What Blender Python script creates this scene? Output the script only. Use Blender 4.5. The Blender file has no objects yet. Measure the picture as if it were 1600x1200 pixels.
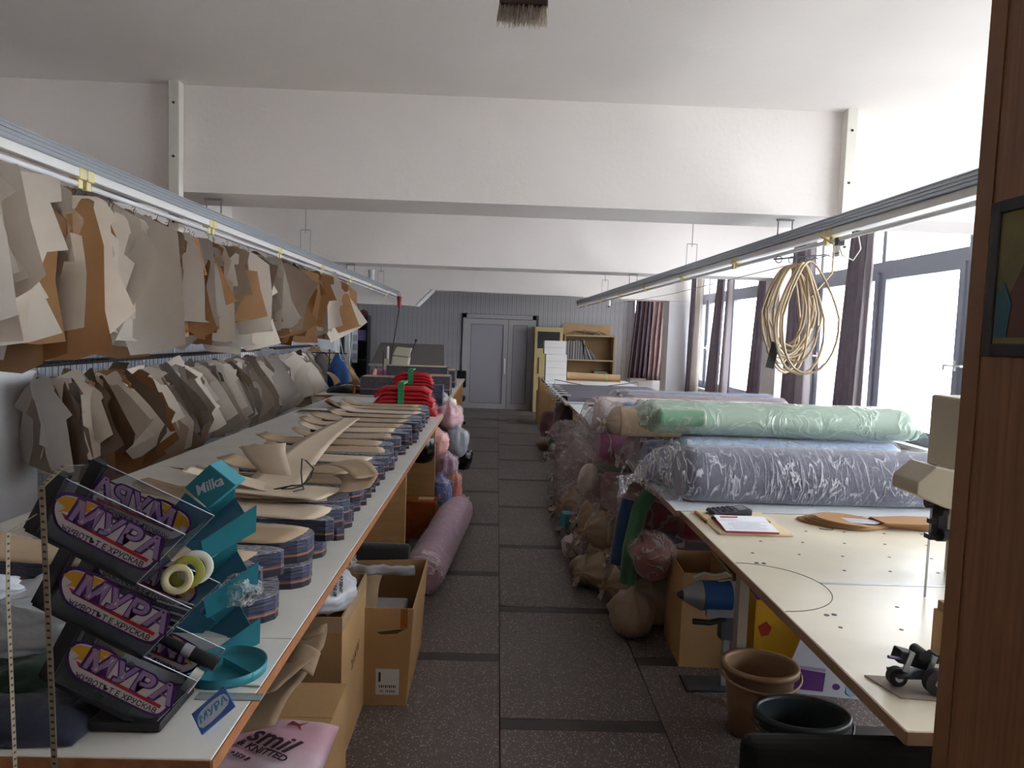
import bpy, bmesh, math, random
from mathutils import Vector, Matrix, Euler, noise
S = bpy.context.scene
COL = S.collection
PI = math.pi
random.seed(7)

# ------------------------------------------------------------------ camera
cam_d = bpy.data.cameras.new('camera'); cam = bpy.data.objects.new('camera', cam_d); COL.objects.link(cam)
cam_d.sensor_fit = 'HORIZONTAL'; cam_d.sensor_width = 36.0; cam_d.lens = 36.0*1110/1600
cam_d.clip_start = 0.02; cam_d.clip_end = 300
_yc = Vector((-22/1110, 80/1110, -1)).normalized()
_uc = Vector((0.033, 1, 0)); _uc = (_uc - _uc.dot(_yc)*_yc).normalized()
_xc = _yc.cross(_uc).normalized()
_R = Matrix((_xc, _yc, _uc))
cam.matrix_world = Matrix.Translation((0, 0, 1.7)) @ _R.to_4x4()
S.camera = cam

# ------------------------------------------------------------------ world, light, exposure
S.view_settings.view_transform = 'Standard'; S.view_settings.look = 'None'
S.view_settings.gamma = 1.0; S.view_settings.use_curve_mapping = False
S.view_settings.exposure = 0.0
W = bpy.data.worlds.new('world'); S.world = W; W.use_nodes = True
bg = W.node_tree.nodes['Background']; bg.inputs[0].default_value = (0.95, 0.955, 1.0, 1); bg.inputs[1].default_value = 15
S.cycles.max_bounces = 10; S.cycles.diffuse_bounces = 8; S.cycles.glossy_bounces = 3; S.cycles.transmission_bounces = 6; S.cycles.transparent_max_bounces = 16
S.cycles.caustics_reflective = False; S.cycles.caustics_refractive = False
S.cycles.sample_clamp_indirect = 60

# ------------------------------------------------------------------ materials
MATS = {}
def lin(c):
    if isinstance(c, str):
        c = tuple(int(c[i:i+2], 16)/255 for i in (0, 2, 4))
    return tuple((x/12.92 if x <= .04045 else ((x+.055)/1.055)**2.4) for x in c[:3])
class NT:
    def __init__(s, m):
        s.m = m; s.t = m.node_tree; s.n = s.t.nodes; s.l = s.t.links
    def new(s, k, **kw):
        n = s.n.new(k)
        for a, b in kw.items(): setattr(n, a, b)
        return n
    def link(s, a, b): s.l.new(a, b)
def mat(name, col, rough=.6, col2=None, scale=20, stretch=(1,1,1), bump=0, bscale=None, metal=0, spec=.5, coat=0, detail=4, lo=.35, hi=.65, alpha=1, trans=0, bdist=.01, ior=1.45, sheen=0, translucent=0):
    if name in MATS: return MATS[name]
    m = bpy.data.materials.new(name); m.use_nodes = True; N = NT(m)
    b = N.n['Principled BSDF']
    b.inputs['Base Color'].default_value = (*lin(col), 1); b.inputs['Roughness'].default_value = rough
    b.inputs['Metallic'].default_value = metal; b.inputs['Specular IOR Level'].default_value = spec
    b.inputs['Coat Weight'].default_value = coat; b.inputs['Alpha'].default_value = alpha
    b.inputs['Transmission Weight'].default_value = trans; b.inputs['IOR'].default_value = ior
    if sheen: b.inputs['Sheen Weight'].default_value = sheen
    if col2 is not None or bump:
        tc = N.new('ShaderNodeTexCoord'); mp = N.new('ShaderNodeMapping'); mp.inputs['Scale'].default_value = stretch
        N.link(tc.outputs['Object'], mp.inputs['Vector'])
    if col2 is not None:
        nz = N.new('ShaderNodeTexNoise'); nz.inputs['Scale'].default_value = scale; nz.inputs['Detail'].default_value = detail
        N.link(mp.outputs[0], nz.inputs['Vector'])
        r = N.new('ShaderNodeValToRGB'); r.color_ramp.elements[0].position = lo; r.color_ramp.elements[1].position = hi
        r.color_ramp.elements[0].color = (*lin(col), 1); r.color_ramp.elements[1].color = (*lin(col2), 1)
        N.link(nz.outputs['Fac'], r.inputs[0]); N.link(r.outputs[0], b.inputs['Base Color'])
    if bump:
        nb = N.new('ShaderNodeTexNoise'); nb.inputs['Scale'].default_value = bscale or scale; nb.inputs['Detail'].default_value = 5
        N.link(mp.outputs[0], nb.inputs['Vector'])
        bp = N.new('ShaderNodeBump'); bp.inputs['Strength'].default_value = bump; bp.inputs['Distance'].default_value = bdist
        N.link(nb.outputs['Fac'], bp.inputs['Height']); N.link(bp.outputs[0], b.inputs['Normal'])
    if translucent:
        tr = N.new('ShaderNodeBsdfTranslucent'); tr.inputs[0].default_value = (*lin(col2 or col), 1)
        mx = N.new('ShaderNodeMixShader'); mx.inputs[0].default_value = translucent
        N.link(b.outputs[0], mx.inputs[1]); N.link(tr.outputs[0], mx.inputs[2])
        N.link(mx.outputs[0], N.n['Material Output'].inputs[0])
    MATS[name] = m
    return m
def film(name, tint, base=.25, wr=.75, scale=14, stretch=(1,1,1), rough=.25, cw=.022, bump=.5):
    """thin wrinkled plastic film: see-through, milky where it is creased"""
    if name in MATS: return MATS[name]
    m = bpy.data.materials.new(name); m.use_nodes = True; N = NT(m)
    b = N.n['Principled BSDF']; b.inputs['Base Color'].default_value = (*lin(tint), 1); b.inputs['Roughness'].default_value = rough
    b.inputs['Specular IOR Level'].default_value = .8
    tc = N.new('ShaderNodeTexCoord'); mp = N.new('ShaderNodeMapping'); mp.inputs['Scale'].default_value = stretch
    N.link(tc.outputs['Object'], mp.inputs['Vector'])
    nz = N.new('ShaderNodeTexNoise'); nz.inputs['Scale'].default_value = scale; nz.inputs['Detail'].default_value = 3; nz.inputs['Distortion'].default_value = 1.2
    N.link(mp.outputs[0], nz.inputs['Vector'])
    # ridged: creases where noise is near .5
    s1 = N.new('ShaderNodeMath', operation='SUBTRACT'); s1.inputs[1].default_value = .5; N.link(nz.outputs['Fac'], s1.inputs[0])
    a1 = N.new('ShaderNodeMath', operation='ABSOLUTE'); N.link(s1.outputs[0], a1.inputs[0])
    mr = N.new('ShaderNodeMapRange'); mr.inputs['From Min'].default_value = 0; mr.inputs['From Max'].default_value = cw
    mr.inputs['To Min'].default_value = wr; mr.inputs['To Max'].default_value = base; N.link(a1.outputs[0], mr.inputs['Value'])
    bp = N.new('ShaderNodeBump'); bp.inputs['Strength'].default_value = bump; bp.inputs['Distance'].default_value = .008
    mr2 = N.new('ShaderNodeMapRange'); mr2.inputs['From Max'].default_value = .12; mr2.inputs['To Min'].default_value = 1; mr2.inputs['To Max'].default_value = 0
    N.link(a1.outputs[0], mr2.inputs['Value']); N.link(mr2.outputs[0], bp.inputs['Height']); N.link(bp.outputs[0], b.inputs['Normal'])
    tr = N.new('ShaderNodeBsdfTransparent'); mx = N.new('ShaderNodeMixShader')
    N.link(mr.outputs[0], mx.inputs[0]); N.link(tr.outputs[0], mx.inputs[1]); N.link(b.outputs[0], mx.inputs[2])
    N.link(mx.outputs[0], N.n['Material Output'].inputs[0])
    MATS[name] = m
    return m

# ------------------------------------------------------------------ mesh builder
class MB:
    def __init__(s): s.v = []; s.f = []; s.sm = []
    def add(s, vs, fs, M=None, smooth=False):
        o = len(s.v)
        s.v += [tuple((M @ Vector(v)) if M else v) for v in vs]
        s.f += [tuple(o+i for i in f) for f in fs]; s.sm += [smooth]*len(fs); return s
    def box(s, c, d, M=None, rz=0, R=None):
        x, y, z = d[0]/2, d[1]/2, d[2]/2
        vs = [(a, b, e) for a in (-x, x) for b in (-y, y) for e in (-z, z)]
        T = Matrix.Translation(c) @ (R.to_4x4() if R else Matrix.Rotation(rz, 4, 'Z'))
        if M: T = M @ T
        return s.add(vs, [(0,1,3,2),(4,6,7,5),(0,4,5,1),(2,3,7,6),(0,2,6,4),(1,5,7,3)], T)
    def bb(s, x0, x1, y0, y1, z0, z1): return s.box(((x0+x1)/2, (y0+y1)/2, (z0+z1)/2), (x1-x0, y1-y0, z1-z0))
    def cyl(s, p0, p1, r0, r1=None, n=12, cap=True, smooth=True):
        r1 = r0 if r1 is None else r1; p0 = Vector(p0); p1 = Vector(p1); d = (p1-p0)
        q = d.to_track_quat('Z', 'Y').to_matrix()
        vs = []
        for p, r in ((p0, r0), (p1, r1)):
            for i in range(n):
                a = 2*PI*i/n; vs.append(tuple(p + q @ Vector((math.cos(a)*r, math.sin(a)*r, 0))))
        fs = [(i, (i+1) % n, n+(i+1) % n, n+i) for i in range(n)]
        s.add(vs, fs, smooth=smooth)
        if cap: s.add(vs, [tuple(reversed(range(n))), tuple(range(n, 2*n))])
        return s
    def tube(s, pts, r, n=6, closed=False):
        pts = [Vector(p) for p in pts]; m = len(pts); vs = []; up = Vector((.13, .21, .97)).normalized()
        for i, p in enumerate(pts):
            a = pts[i-1] if (i or closed) else pts[0]; b = pts[(i+1) % m] if (i < m-1 or closed) else pts[-1]
            t = (b-a).normalized(); u = up - up.dot(t)*t
            if u.length < .05: u = Vector((1, 0, 0)) - t.x*t
            u.normalize(); w = t.cross(u); up = u if not closed else up
            rr = r[i] if isinstance(r, (list, tuple)) else r
            for k in range(n):
                an = 2*PI*k/n; vs.append(tuple(p + u*math.cos(an)*rr + w*math.sin(an)*rr))
        fs = []
        for i in range(m if closed else m-1):
            j = (i+1) % m
            fs += [(i*n+k, i*n+(k+1) % n, j*n+(k+1) % n, j*n+k) for k in range(n)]
        s.add(vs, fs, smooth=True)
        if not closed: s.add(vs, [tuple(reversed(range(n))), tuple((m-1)*n+k for k in range(n))])
        return s
    def prism(s, pts, z0, z1, M=None):
        n = len(pts); vs = [(x, y, z0) for x, y in pts]+[(x, y, z1) for x, y in pts]
        a = sum(pts[i][0]*pts[(i+1) % n][1]-pts[(i+1) % n][0]*pts[i][1] for i in range(n))
        idx = list(range(n)) if a > 0 else list(reversed(range(n)))
        fs = [tuple(reversed(idx)), tuple(n+i for i in idx)]
        for k in range(n):
            i, j = idx[k], idx[(k+1) % n]; fs.append((i, j, n+j, n+i))
        return s.add(vs, fs, M)
    def lathe(s, prof, n=24, M=None, smooth=True, cap=False):
        vs = [(r*math.cos(2*PI*k/n), r*math.sin(2*PI*k/n), z) for r, z in prof for k in range(n)]
        fs = [(i*n+k, i*n+(k+1) % n, (i+1)*n+(k+1) % n, (i+1)*n+k) for i in range(len(prof)-1) for k in range(n)]
        s.add(vs, fs, M, smooth)
        if cap: s.add(vs, [tuple(reversed(range(n))), tuple((len(prof)-1)*n+k for k in range(n))], M)
        return s
    def grid(s, fn, nu, nv, thick=0, smooth=True):
        vs = [tuple(fn(i/nu, j/nv)) for i in range(nu+1) for j in range(nv+1)]
        f = [(i*(nv+1)+j, (i+1)*(nv+1)+j, (i+1)*(nv+1)+j+1, i*(nv+1)+j+1) for i in range(nu) for j in range(nv)]
        s.add(vs, f, smooth=smooth)
        return s
    def mesh(s, name, m=None):
        me = bpy.data.meshes.new(name); me.from_pydata(s.v, [], s.f)
        me.polygons.foreach_set('use_smooth', s.sm); me.update()
        if m: me.materials.append(m)
        return me
    def build(s, name, m, parent=None, **kw):
        o = bpy.data.objects.new(name, s.mesh(name, m)); COL.objects.link(o)
        if parent: o.parent = parent
        for k, v in kw.items(): o[k] = v
        return o
def bevel(o, w=.004, seg=2, ang=.6):
    md = o.modifiers.new('bevel', 'BEVEL'); md.width = w; md.segments = seg; md.limit_method = 'ANGLE'; md.angle_limit = ang; return o
def solid(o, t, off=0):
    md = o.modifiers.new('solid', 'SOLIDIFY'); md.thickness = t; md.offset = off; return o
def place(name, me, parent=None, M=None, **kw):
    o = bpy.data.objects.new(name, me); COL.objects.link(o)
    if parent: o.parent = parent
    if M is not None: o.matrix_local = M
    for k, v in kw.items(): o[k] = v
    return o
def thing(name, label, cat, loc=(0,0,0), rz=0, group=None, rot=None):
    o = bpy.data.objects.new(name, None); COL.objects.link(o); o.location = loc
    o.rotation_euler = rot if rot else (0, 0, rz); o.empty_display_size = .05
    return tag(o, label, cat, group)
def tag(o, label, cat, group=None):
    o['label'] = label; o['category'] = cat
    if group: o['group'] = group
    return o
def struct(o): o['kind'] = 'structure'; return o
_dg = None
def text(name, s, size, m, parent, M, ext=.0006, bold=0, shear=0, align='CENTER', spacing=1):
    c = bpy.data.curves.new(name, 'FONT'); c.body = s; c.size = size; c.extrude = ext; c.offset = bold; c.shear = shear
    c.align_x = align; c.align_y = 'CENTER'; c.space_character = spacing; c.resolution_u = 3
    t = bpy.data.objects.new(name, c); COL.objects.link(t)
    dg = bpy.context.evaluated_depsgraph_get(); dg.update()
    me = bpy.data.meshes.new_from_object(t.evaluated_get(dg)); me.name = name
    me.materials.clear(); me.materials.append(m)
    bpy.data.objects.remove(t)
    return place(name, me, parent, M)
ORD = ['first','second','third','fourth','fifth','sixth','seventh','eighth','ninth','tenth','eleventh','twelfth','thirteenth','fourteenth','fifteenth','sixteenth','seventeenth','eighteenth','nineteenth','twentieth']
_T = ['', '', 'twenty', 'thirty', 'forty', 'fifty', 'sixty', 'seventy', 'eighty', 'ninety']
def ordw(i):
    if i < 20: return ORD[i]
    n = i+1; t, u = divmod(n, 10)
    if n >= 100: return 'hundred-and-'+ordw(n-101) if n > 100 else 'hundredth'
    return (_T[t]+'-'+ORD[u-1]) if u else _T[t][:-1]+'ieth'
def frame_M(o, xdir, ydir):
    x = Vector(xdir).normalized(); y = Vector(ydir); y = (y-y.dot(x)*x).normalized(); z = x.cross(y)
    return Matrix(((x.x, y.x, z.x, o[0]), (x.y, y.y, z.y, o[1]), (x.z, y.z, z.z, o[2]), (0, 0, 0, 1)))
def nz(x, y=0, z=0): return noise.noise(Vector((x, y, z)))

plaster = mat('plaster', 'f0ebe9', .9, 'ebe6e4', 1.4, bump=.15, bscale=30)
ceil_m = mat('ceiling_paint', 'eeeae7', .92, 'e8e3e0', .9, bump=.15, bscale=20)
panel_m = mat('panel_pvc', 'b4b9c4', .45, 'aab0bc', 3)
panel_back = mat('panel_far', 'a8a7ac', .5, 'a09fa4', 3)
dark_gap = mat('dark_gap', '50525a', .8)
pvc = mat('white_pvc', 'e4e6ea', .4)
winframe = mat('window_frame_grey', '8d919c', .45)
doorm = mat('door_grey', 'a7a4a7', .5)
black = mat('black_plastic', '15151a', .45)
darkmetal = mat('dark_metal', '3a3a40', .4, metal=.7)
steel = mat('steel', 'b8bcc2', .3, metal=.9)
steelpaint = mat('grey_painted_metal', '8a8f98', .45, metal=.2)
whitemetal = mat('white_painted_metal', 'dcdcdc', .4)
# ------------------------------------------------------------------ room shell
XL, XR, YF, YB, ZC = -3.5, 4.0, -1.2, 15.9, 3.25
fl = struct(MB().bb(XL-.2, XR+.2, YF-.2, YB+.3, -.2, -.012).build('floor', mat('floor_base', '2c2a2a', .6)))
# terrazzo slabs and dark strips, staggered column by column
def terrazzo():
    m = bpy.data.materials.new('terrazzo'); m.use_nodes = True; N = NT(m); b = N.n['Principled BSDF']
    tc = N.new('ShaderNodeTexCoord'); oi = N.new('ShaderNodeObjectInfo')
    geo = N.new('ShaderNodeNewGeometry')
    v = N.new('ShaderNodeTexVoronoi'); v.inputs['Scale'].default_value = 120; v.inputs['Randomness'].default_value = 1
    N.link(geo.outputs['Position'], v.inputs['Vector'])
    sep = N.new('ShaderNodeSeparateColor'); N.link(v.outputs['Color'], sep.inputs[0])
    gt = N.new('ShaderNodeMath', operation='GREATER_THAN'); gt.inputs[1].default_value = .48; N.link(sep.outputs[0], gt.inputs[0])
    lt = N.new('ShaderNodeMath', operation='LESS_THAN'); lt.inputs[1].default_value = .36; N.link(v.outputs['Distance'], lt.inputs[0])
    mu = N.new('ShaderNodeMath', operation='MULTIPLY'); N.link(gt.outputs[0], mu.inputs[0]); N.link(lt.outputs[0], mu.inputs[1])
    r = N.new('ShaderNodeValToRGB'); r.color_ramp.elements[0].color = (*lin('6a605c'), 1); r.color_ramp.elements[1].color = (*lin('cfc5bd'), 1)
    N.link(sep.outputs[1], r.inputs[0])
    nzn = N.new('ShaderNodeTexNoise'); nzn.inputs['Scale'].default_value = 1.3; nzn.inputs['Detail'].default_value = 5; N.link(geo.outputs['Position'], nzn.inputs['Vector'])
    r2 = N.new('ShaderNodeValToRGB'); r2.color_ramp.elements[0].position = .3; r2.color_ramp.elements[1].position = .7
    r2.color_ramp.elements[0].color = (*lin('5a5250'), 1); r2.color_ramp.elements[1].color = (*lin('69605c'), 1); N.link(nzn.outputs['Fac'], r2.inputs[0])
    mx = N.new('ShaderNodeMix', data_type='RGBA'); N.link(mu.outputs[0], mx.inputs[0]); N.link(r2.outputs[0], mx.inputs[6]); N.link(r.outputs[0], mx.inputs[7])
    N.link(mx.outputs[2], b.inputs['Base Color']); b.inputs['Roughness'].default_value = .5
    b.inputs['Specular IOR Level'].default_value = .35
    return m
terr = terrazzo()
strip_m = mat('dark_strip', '3a3837', .5, '454240', 6, spec=.35)
CW, SL, ST = .72, 1.206, .088
slab_me = MB().bb(0, CW-.006, 0, SL-.004, -.012, 0).mesh('terrazzo_slab', terr)
strip_me = MB().bb(0, CW-.006, 0, ST, -.012, -.0008).mesh('dark_strip', strip_m)
for k in range(-5, 6):
    x = .067+CW*k; off = 2.945 if k % 2 == 0 else 3.575
    w0, w1 = max(x, XL), min(x+CW, XR)
    j = -4
    while True:
        y = off+j*(SL+ST); j += 1
        if y > YB: break
        if y+SL+ST < YF: continue
        for nm, me, yy, ll in (('dark_strip', strip_me, y, ST), ('terrazzo_slab', slab_me, y+ST, SL)):
            a, b_ = max(yy, YF), min(yy+ll, YB)
            if b_-a < .02: continue
            full = (b_-a > ll-.001) and (w1-w0 > CW-.001)
            if full: place(nm, me, fl, Matrix.Translation((x, yy, 0)))
            else: MB().bb(w0, w1-.006, a, b_-.004, -.012, 0 if ll > .5 else -.0008).build(nm, terr if ll > .5 else strip_m, fl)
struct(MB().bb(XL-.2, XR+.45, YF-.2, YB+.3, ZC, ZC+.2).build('ceiling', ceil_m))
# walls
wl = struct(MB().bb(XL-.2, XL, YF, YB, 0, ZC).build('wall_left', plaster))
wb = MB().bb(XL, 3.0, YB, YB+.2, 0, ZC).bb(3.0, 3.8, YB, YB+.2, 0, .9).bb(3.0, 3.8, YB, YB+.2, 2.6, ZC).bb(3.8, XR, YB, YB+.2, 0, ZC)
wb = struct(wb.build('wall_back', plaster))
wf = struct(MB().bb(XL-.2, XR+.2, YF-.2, YF, 0, ZC).build('wall_front', plaster))
BAYS = [(0.6, 4.85, [3.15, 4.6]), (5.4, 9.45, [6.05, 7.45, 8.88]), (9.95, 14.05, [10.75, 12.2, 13.62]), (14.6, 15.85, [15.2])]
SILL, TR, WT = .78, 2.53, 3.2
wr_ = MB().bb(XR, XR+.3, YF, YB+.2, 0, SILL).bb(XR, XR+.3, YF, YB+.2, WT, ZC)
prev = YF
for a, b_, _ in BAYS:
    wr_.bb(XR, XR+.3, prev, a, SILL, WT); prev = b_
wr_.bb(XR, XR+.3, prev, YB+.2, SILL, WT)
wr_ = struct(wr_.build('wall_right', plaster))
# vertical lamella panelling, left and back walls (each panel a piece)
pan = lambda w, h, m, nm: MB().bb(0, w*.47, 0, .012, 0, h).bb(w*.5, w-.007, 0, .012, 0, h).mesh(nm, m)
pl = pan(.1, 2.45, panel_m, 'wall_panel')
k = 0; y = 3.0
MB().bb(XL, XL+.004, 2.6, YB, 0, 2.47).build('panel_backing', dark_gap, wl)
while y < YB-.1:
    place('wall_panel', pl, wl, Matrix.Translation((XL+.004, y+.1, 0)) @ Matrix.Rotation(-PI/2, 4, 'Z')); y += .1
MB().bb(XL, 3.0, YB-.004, YB, 0, ZC).build('panel_backing', dark_gap, wb)
pb = pan(.1, ZC-.01, panel_back, 'wall_panel'); pbt = pan(.1, ZC-2.12, panel_back, 'wall_panel')
x = XL
while x < 2.99:
    if -.80 < x+.05 < .88: place('wall_panel', pbt, wb, Matrix.Translation((x, YB-.018, 2.11)))
    else: place('wall_panel', pb, wb, Matrix.Translation((x, YB-.018, 0)))
    x += .1
# dado under the far right windows: panels on the right wall, far bay
pd = pan(.1, .76, panel_m, 'wall_panel'); y = 9.95
MB().bb(XR-.004, XR, 9.9, YB, 0, .76).build('panel_backing', dark_gap, wr_)
while y < YB-.1:
    place('wall_panel', pd, wr_, Matrix.Translation((XR-.004, y, 0)) @ Matrix.Rotation(PI/2, 4, 'Z')); y += .1
# beams
def trim(n, mb, m=plaster): return struct(mb.build('trim_%d' % n, m))
trim(1, MB().bb(XL, XR, 4.83, 5.35, 2.56, ZC))
trim(2, MB().bb(XL, XR-.02, 9.42, 9.92, 2.55, ZC))
b3 = MB(); b3.prism([(XL, 2.2), (-1.62, 2.17), (-1.3, 2.50), (XR, 2.44), (XR, ZC), (XL, ZC)], 14.1, 14.6, Matrix(((1,0,0,0),(0,0,1,0),(0,1,0,0),(0,0,0,1))))
trim(3, b3)
# haunch edge trim
trim(4, MB().cyl((-1.63, 14.09, 2.18), (-1.31, 14.09, 2.50), .02, n=4), pvc)
# left columns (panelled pvc), right columns
trim(5, MB().bb(XL, -3.33, 4.7, 5.2, 0, 2.56), pvc); trim(6, MB().bb(XL, -3.36, 9.4, 9.92, 0, 2.55), pvc)
trim(7, MB().bb(XL, -3.22, 14.1, 14.6, 0, 2.2), pvc)
trim(8, MB().bb(3.72, XR, 9.42, 9.92, 0, 2.55)); trim(9, MB().bb(3.38, XR, 14.1, 14.6, 0, 2.44), pvc); trim(10, MB().bb(3.72, XR, 4.85, 5.35, 0, 2.56))
trim(11, MB().bb(-3.27, -3.17, 15.3, 15.87, 0, 2.2), pvc)
# windows
glass = bpy.data.materials.new('window_glass'); glass.use_nodes = True
N = NT(glass); g = N.new('ShaderNodeBsdfGlossy'); g.inputs['Roughness'].default_value = .02; t = N.new('ShaderNodeBsdfTransparent'); t.inputs[0].default_value = (.96, .98, .98, 1)
mx = N.new('ShaderNodeMixShader'); mx.inputs[0].default_value = .06
N.link(t.outputs[0], mx.inputs[1]); N.link(g.outputs[0], mx.inputs[2]); N.link(mx.outputs[0], N.n['Material Output'].inputs[0])
handle_me = MB().box((0, 0, 0), (.012, .03, .09)).cyl((-.008, 0, .0), (-.05, 0, 0), .009).box((-.05, .035, -.0), (.014, .09, .016)).box((-.05, .075, -.02), (.014, .016, .05)).mesh('window_handle', whitemetal)
for wi, (a, b_, mul) in enumerate(BAYS):
    w = struct(bpy.data.objects.new('window_%d' % (wi+1), None)); COL.objects.link(w)
    f = MB(); X0, X1 = XR+.02, XR+.09
    f.bb(X0, X1, a, b_, SILL, SILL+.06).bb(X0, X1, a, b_, WT-.06, WT).bb(X0-.005, X1, a, b_, TR-.07, TR+.05)
    ys = [a]+mul+[b_]
    for i, y in enumerate(ys):
        hw = .035 if 0 < i < len(ys)-1 else .03
        yc = y+(.03 if i == 0 else -.03 if i == len(ys)-1 else 0); f.bb(X0, X1, yc-hw, yc+hw, SILL, WT)
    f.build('window_frame', winframe, w)
    MB().bb(XR-.12, XR+.02, a, b_, SILL-.035, SILL).build('window_sill', pvc, w)
    for i in range(len(ys)-1):
        y0, y1 = ys[i]+.04, ys[i+1]-.04
        s = MB(); z0, z1 = SILL+.06, TR-.07
        s.bb(X0-.02, X1-.02, y0, y0+.07, z0, z1).bb(X0-.02, X1-.02, y1-.07, y1, z0, z1).bb(X0-.02, X1-.02, y0+.07, y1-.07, z0, z0+.07).bb(X0-.02, X1-.02, y0+.07, y1-.07, z1-.07, z1)
        s.build('sash', winframe, w)
        MB().bb(X0+.015, X0+.021, y0+.07, y1-.07, z0+.07, z1-.07).build('pane', glass, w)
        MB().bb(X0+.015, X0+.021, y0-.01, y1+.01, TR+.05, WT-.06).build('pane', glass, w)
        for zz in (1.55, ):
            place('window_handle', handle_me, w, Matrix.Translation((X0-.025, y0+.035 if i % 2 else y1-.035, zz)))
w = struct(bpy.data.objects.new('window_5', None)); COL.objects.link(w)
f = MB()
for q in ((3.0, 3.06, .9, 2.6), (3.74, 3.8, .9, 2.6), (3.0, 3.8, .9, .96), (3.0, 3.8, 2.54, 2.6), (3.37, 3.43, .9, 2.6)): f.bb(q[0], q[1], YB+.05, YB+.11, q[2], q[3])
f.build('window_frame', winframe, w); MB().bb(3.06, 3.37, YB+.07, YB+.076, .96, 2.54).build('pane', glass, w); MB().bb(3.43, 3.74, YB+.07, YB+.076, .96, 2.54).build('pane', glass, w)
# outside ground
tagd = struct(MB().bb(-60, 120, -60, 120, -3.6, -3.5).build('outside_ground', mat('pale_ground', 'c9c8c4', .9)))
# double door in the far wall
dr = struct(bpy.data.objects.new('door_1', None)); COL.objects.link(dr); dr.location = (0, YB-.03, 0)
f = MB()
for q in ((-.78, -.70, 0, 2.1), (.76, .84, 0, 2.1), (-.78, .84, 2.01, 2.1)): f.bb(q[0], q[1], -.05, .03, q[2], q[3])
f.build('door_frame', doorm, dr)
for x0, x1 in ((-.70, .225), (.235, .76)):
    s = MB(); s.bb(x0, x0+.1, -.03, .02, 0, 2.0).bb(x1-.1, x1, -.03, .02, 0, 2.0).bb(x0+.1, x1-.1, -.03, .02, 0, .12).bb(x0+.1, x1-.1, -.03, .02, 1.88, 2.0)
    lf = s.build('door_leaf', doorm, dr)
    MB().bb(x0+.1, x1-.1, -.004, .01, .12, 1.88).build('door_panel', mat('door_panel_grey', '9a98a0', .5), lf)
    q = MB()
    for aa in ((x0+.1, x0+.108, .12, 1.88), (x1-.108, x1-.1, .12, 1.88), (x0+.1, x1-.1, .12, .128), (x0+.1, x1-.1, 1.872, 1.88)): q.bb(aa[0], aa[1], -.012, -.003, aa[2], aa[3])
    q.build('door_gasket', black, lf)
MB().tube([(.17, -.03, 1.12), (.17, -.09, 1.12), (.17, -.10, 1.1), (.17, -.10, .82), (.17, -.09, .80), (.17, -.03, .80)], .014, 8).build('door_handle', whitemetal, dr)
# ------------------------------------------------------------------ big furniture first: cutting tables
lam_w = mat('laminate_pale', 'dddcd6', .3, 'd4d3cd', 5, spec=.5)
lam_c = mat('laminate_cream', 'd8d0bc', .28, 'cfc7b4', 4, spec=.5)
brown_edge = mat('brown_edge_band', '8a5a3c', .5, 'a06c48', 30)
board_wood = mat('tan_chipboard', 'a88255', .55, 'b38d5f', 3, stretch=(1,1,8))
board_edge = mat('chipboard_edge', 'b98b58', .7, '9f7446', 90)
leg_m = mat('beige_table_leg', '9c9284', .5)
def cutting_table(name, label, x0, x1, y0, y1, z, seams, m, edge, legs, grp=None, e2=None):
    t = thing(name, label, 'table', ((x0+x1)/2, (y0+y1)/2, 0)); cx, cy = (x0+x1)/2, (y0+y1)/2
    ys = [y0]+seams+[y1]
    for i in range(len(ys)-1):
        mm = m[i % len(m)] if isinstance(m, list) else m
        bevel(MB().bb(x0-cx, x1-cx, ys[i]-cy+.0012, ys[i+1]-cy-.0012, z-.028, z).build('top_panel', mm, t), .002, 1)
    fx = x1 if edge > 0 else x0
    MB().bb(fx-cx-(0 if edge > 0 else .003), fx-cx+(.003 if edge > 0 else 0), y0-cy, y1-cy, z-.029, z-.001).build('edge_band', e2 or brown_edge, t)
    MB().bb(x0-cx, x1-cx, y0-cy-.003, y0-cy, z-.029, z-.001).build('edge_band', e2 or brown_edge, t)
    for lg in legs:
        if lg[0] == 'panel': MB().bb(lg[1]-cx, lg[2]-cx, lg[3]-cy-.018, lg[3]-cy+.018, 0, z-.029).build('end_panel', board_wood, t)
        else:
            MB().bb(lg[1]-cx-.022, lg[1]-cx+.022, lg[2]-cy-.03, lg[2]-cy+.03, 0.004, z-.029).bb(lg[1]-cx-.05, lg[1]-cx+.05, lg[2]-cy-.05, lg[2]-cy+.05, 0, .006).build('leg', leg_m, t)
    return t
cutting_table('cutting_table', 'long pale laminate cutting table with brown edge under the fabric stacks', -1.9, -.5, 1.262, 8.35, .9, [1.78, 3.92, 6.05], lam_w, 1,
    [('panel', -1.85, -.98, 1.62), ('panel', -1.85, -.53, 4.30), ('panel', -1.85, -.47-.03, 6.0), ('panel', -1.85, -.53, 8.2)])
cutting_table('cutting_table', 'farther pale cutting table on tan board legs before the cream press', -2.15, -.54, 8.42, 12.1, .9, [10.3], lam_w, 1,
    [('panel', -2.1, -.6, 8.8), ('panel', -1.0, -.56, 11.9)])
rt = cutting_table('cutting_table', 'cream cutting table with air holes and a round inset, metal legs', .88, 2.75, 1.41, 3.25, .9, [], lam_c, -1,
    [('leg', 1.17, 3.19), ('leg', 2.6, 1.6), ('leg', 2.6, 3.15), ('leg', 1.45, 1.6)], e2=mat('beech_edge', '8d7159', .5))
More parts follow.
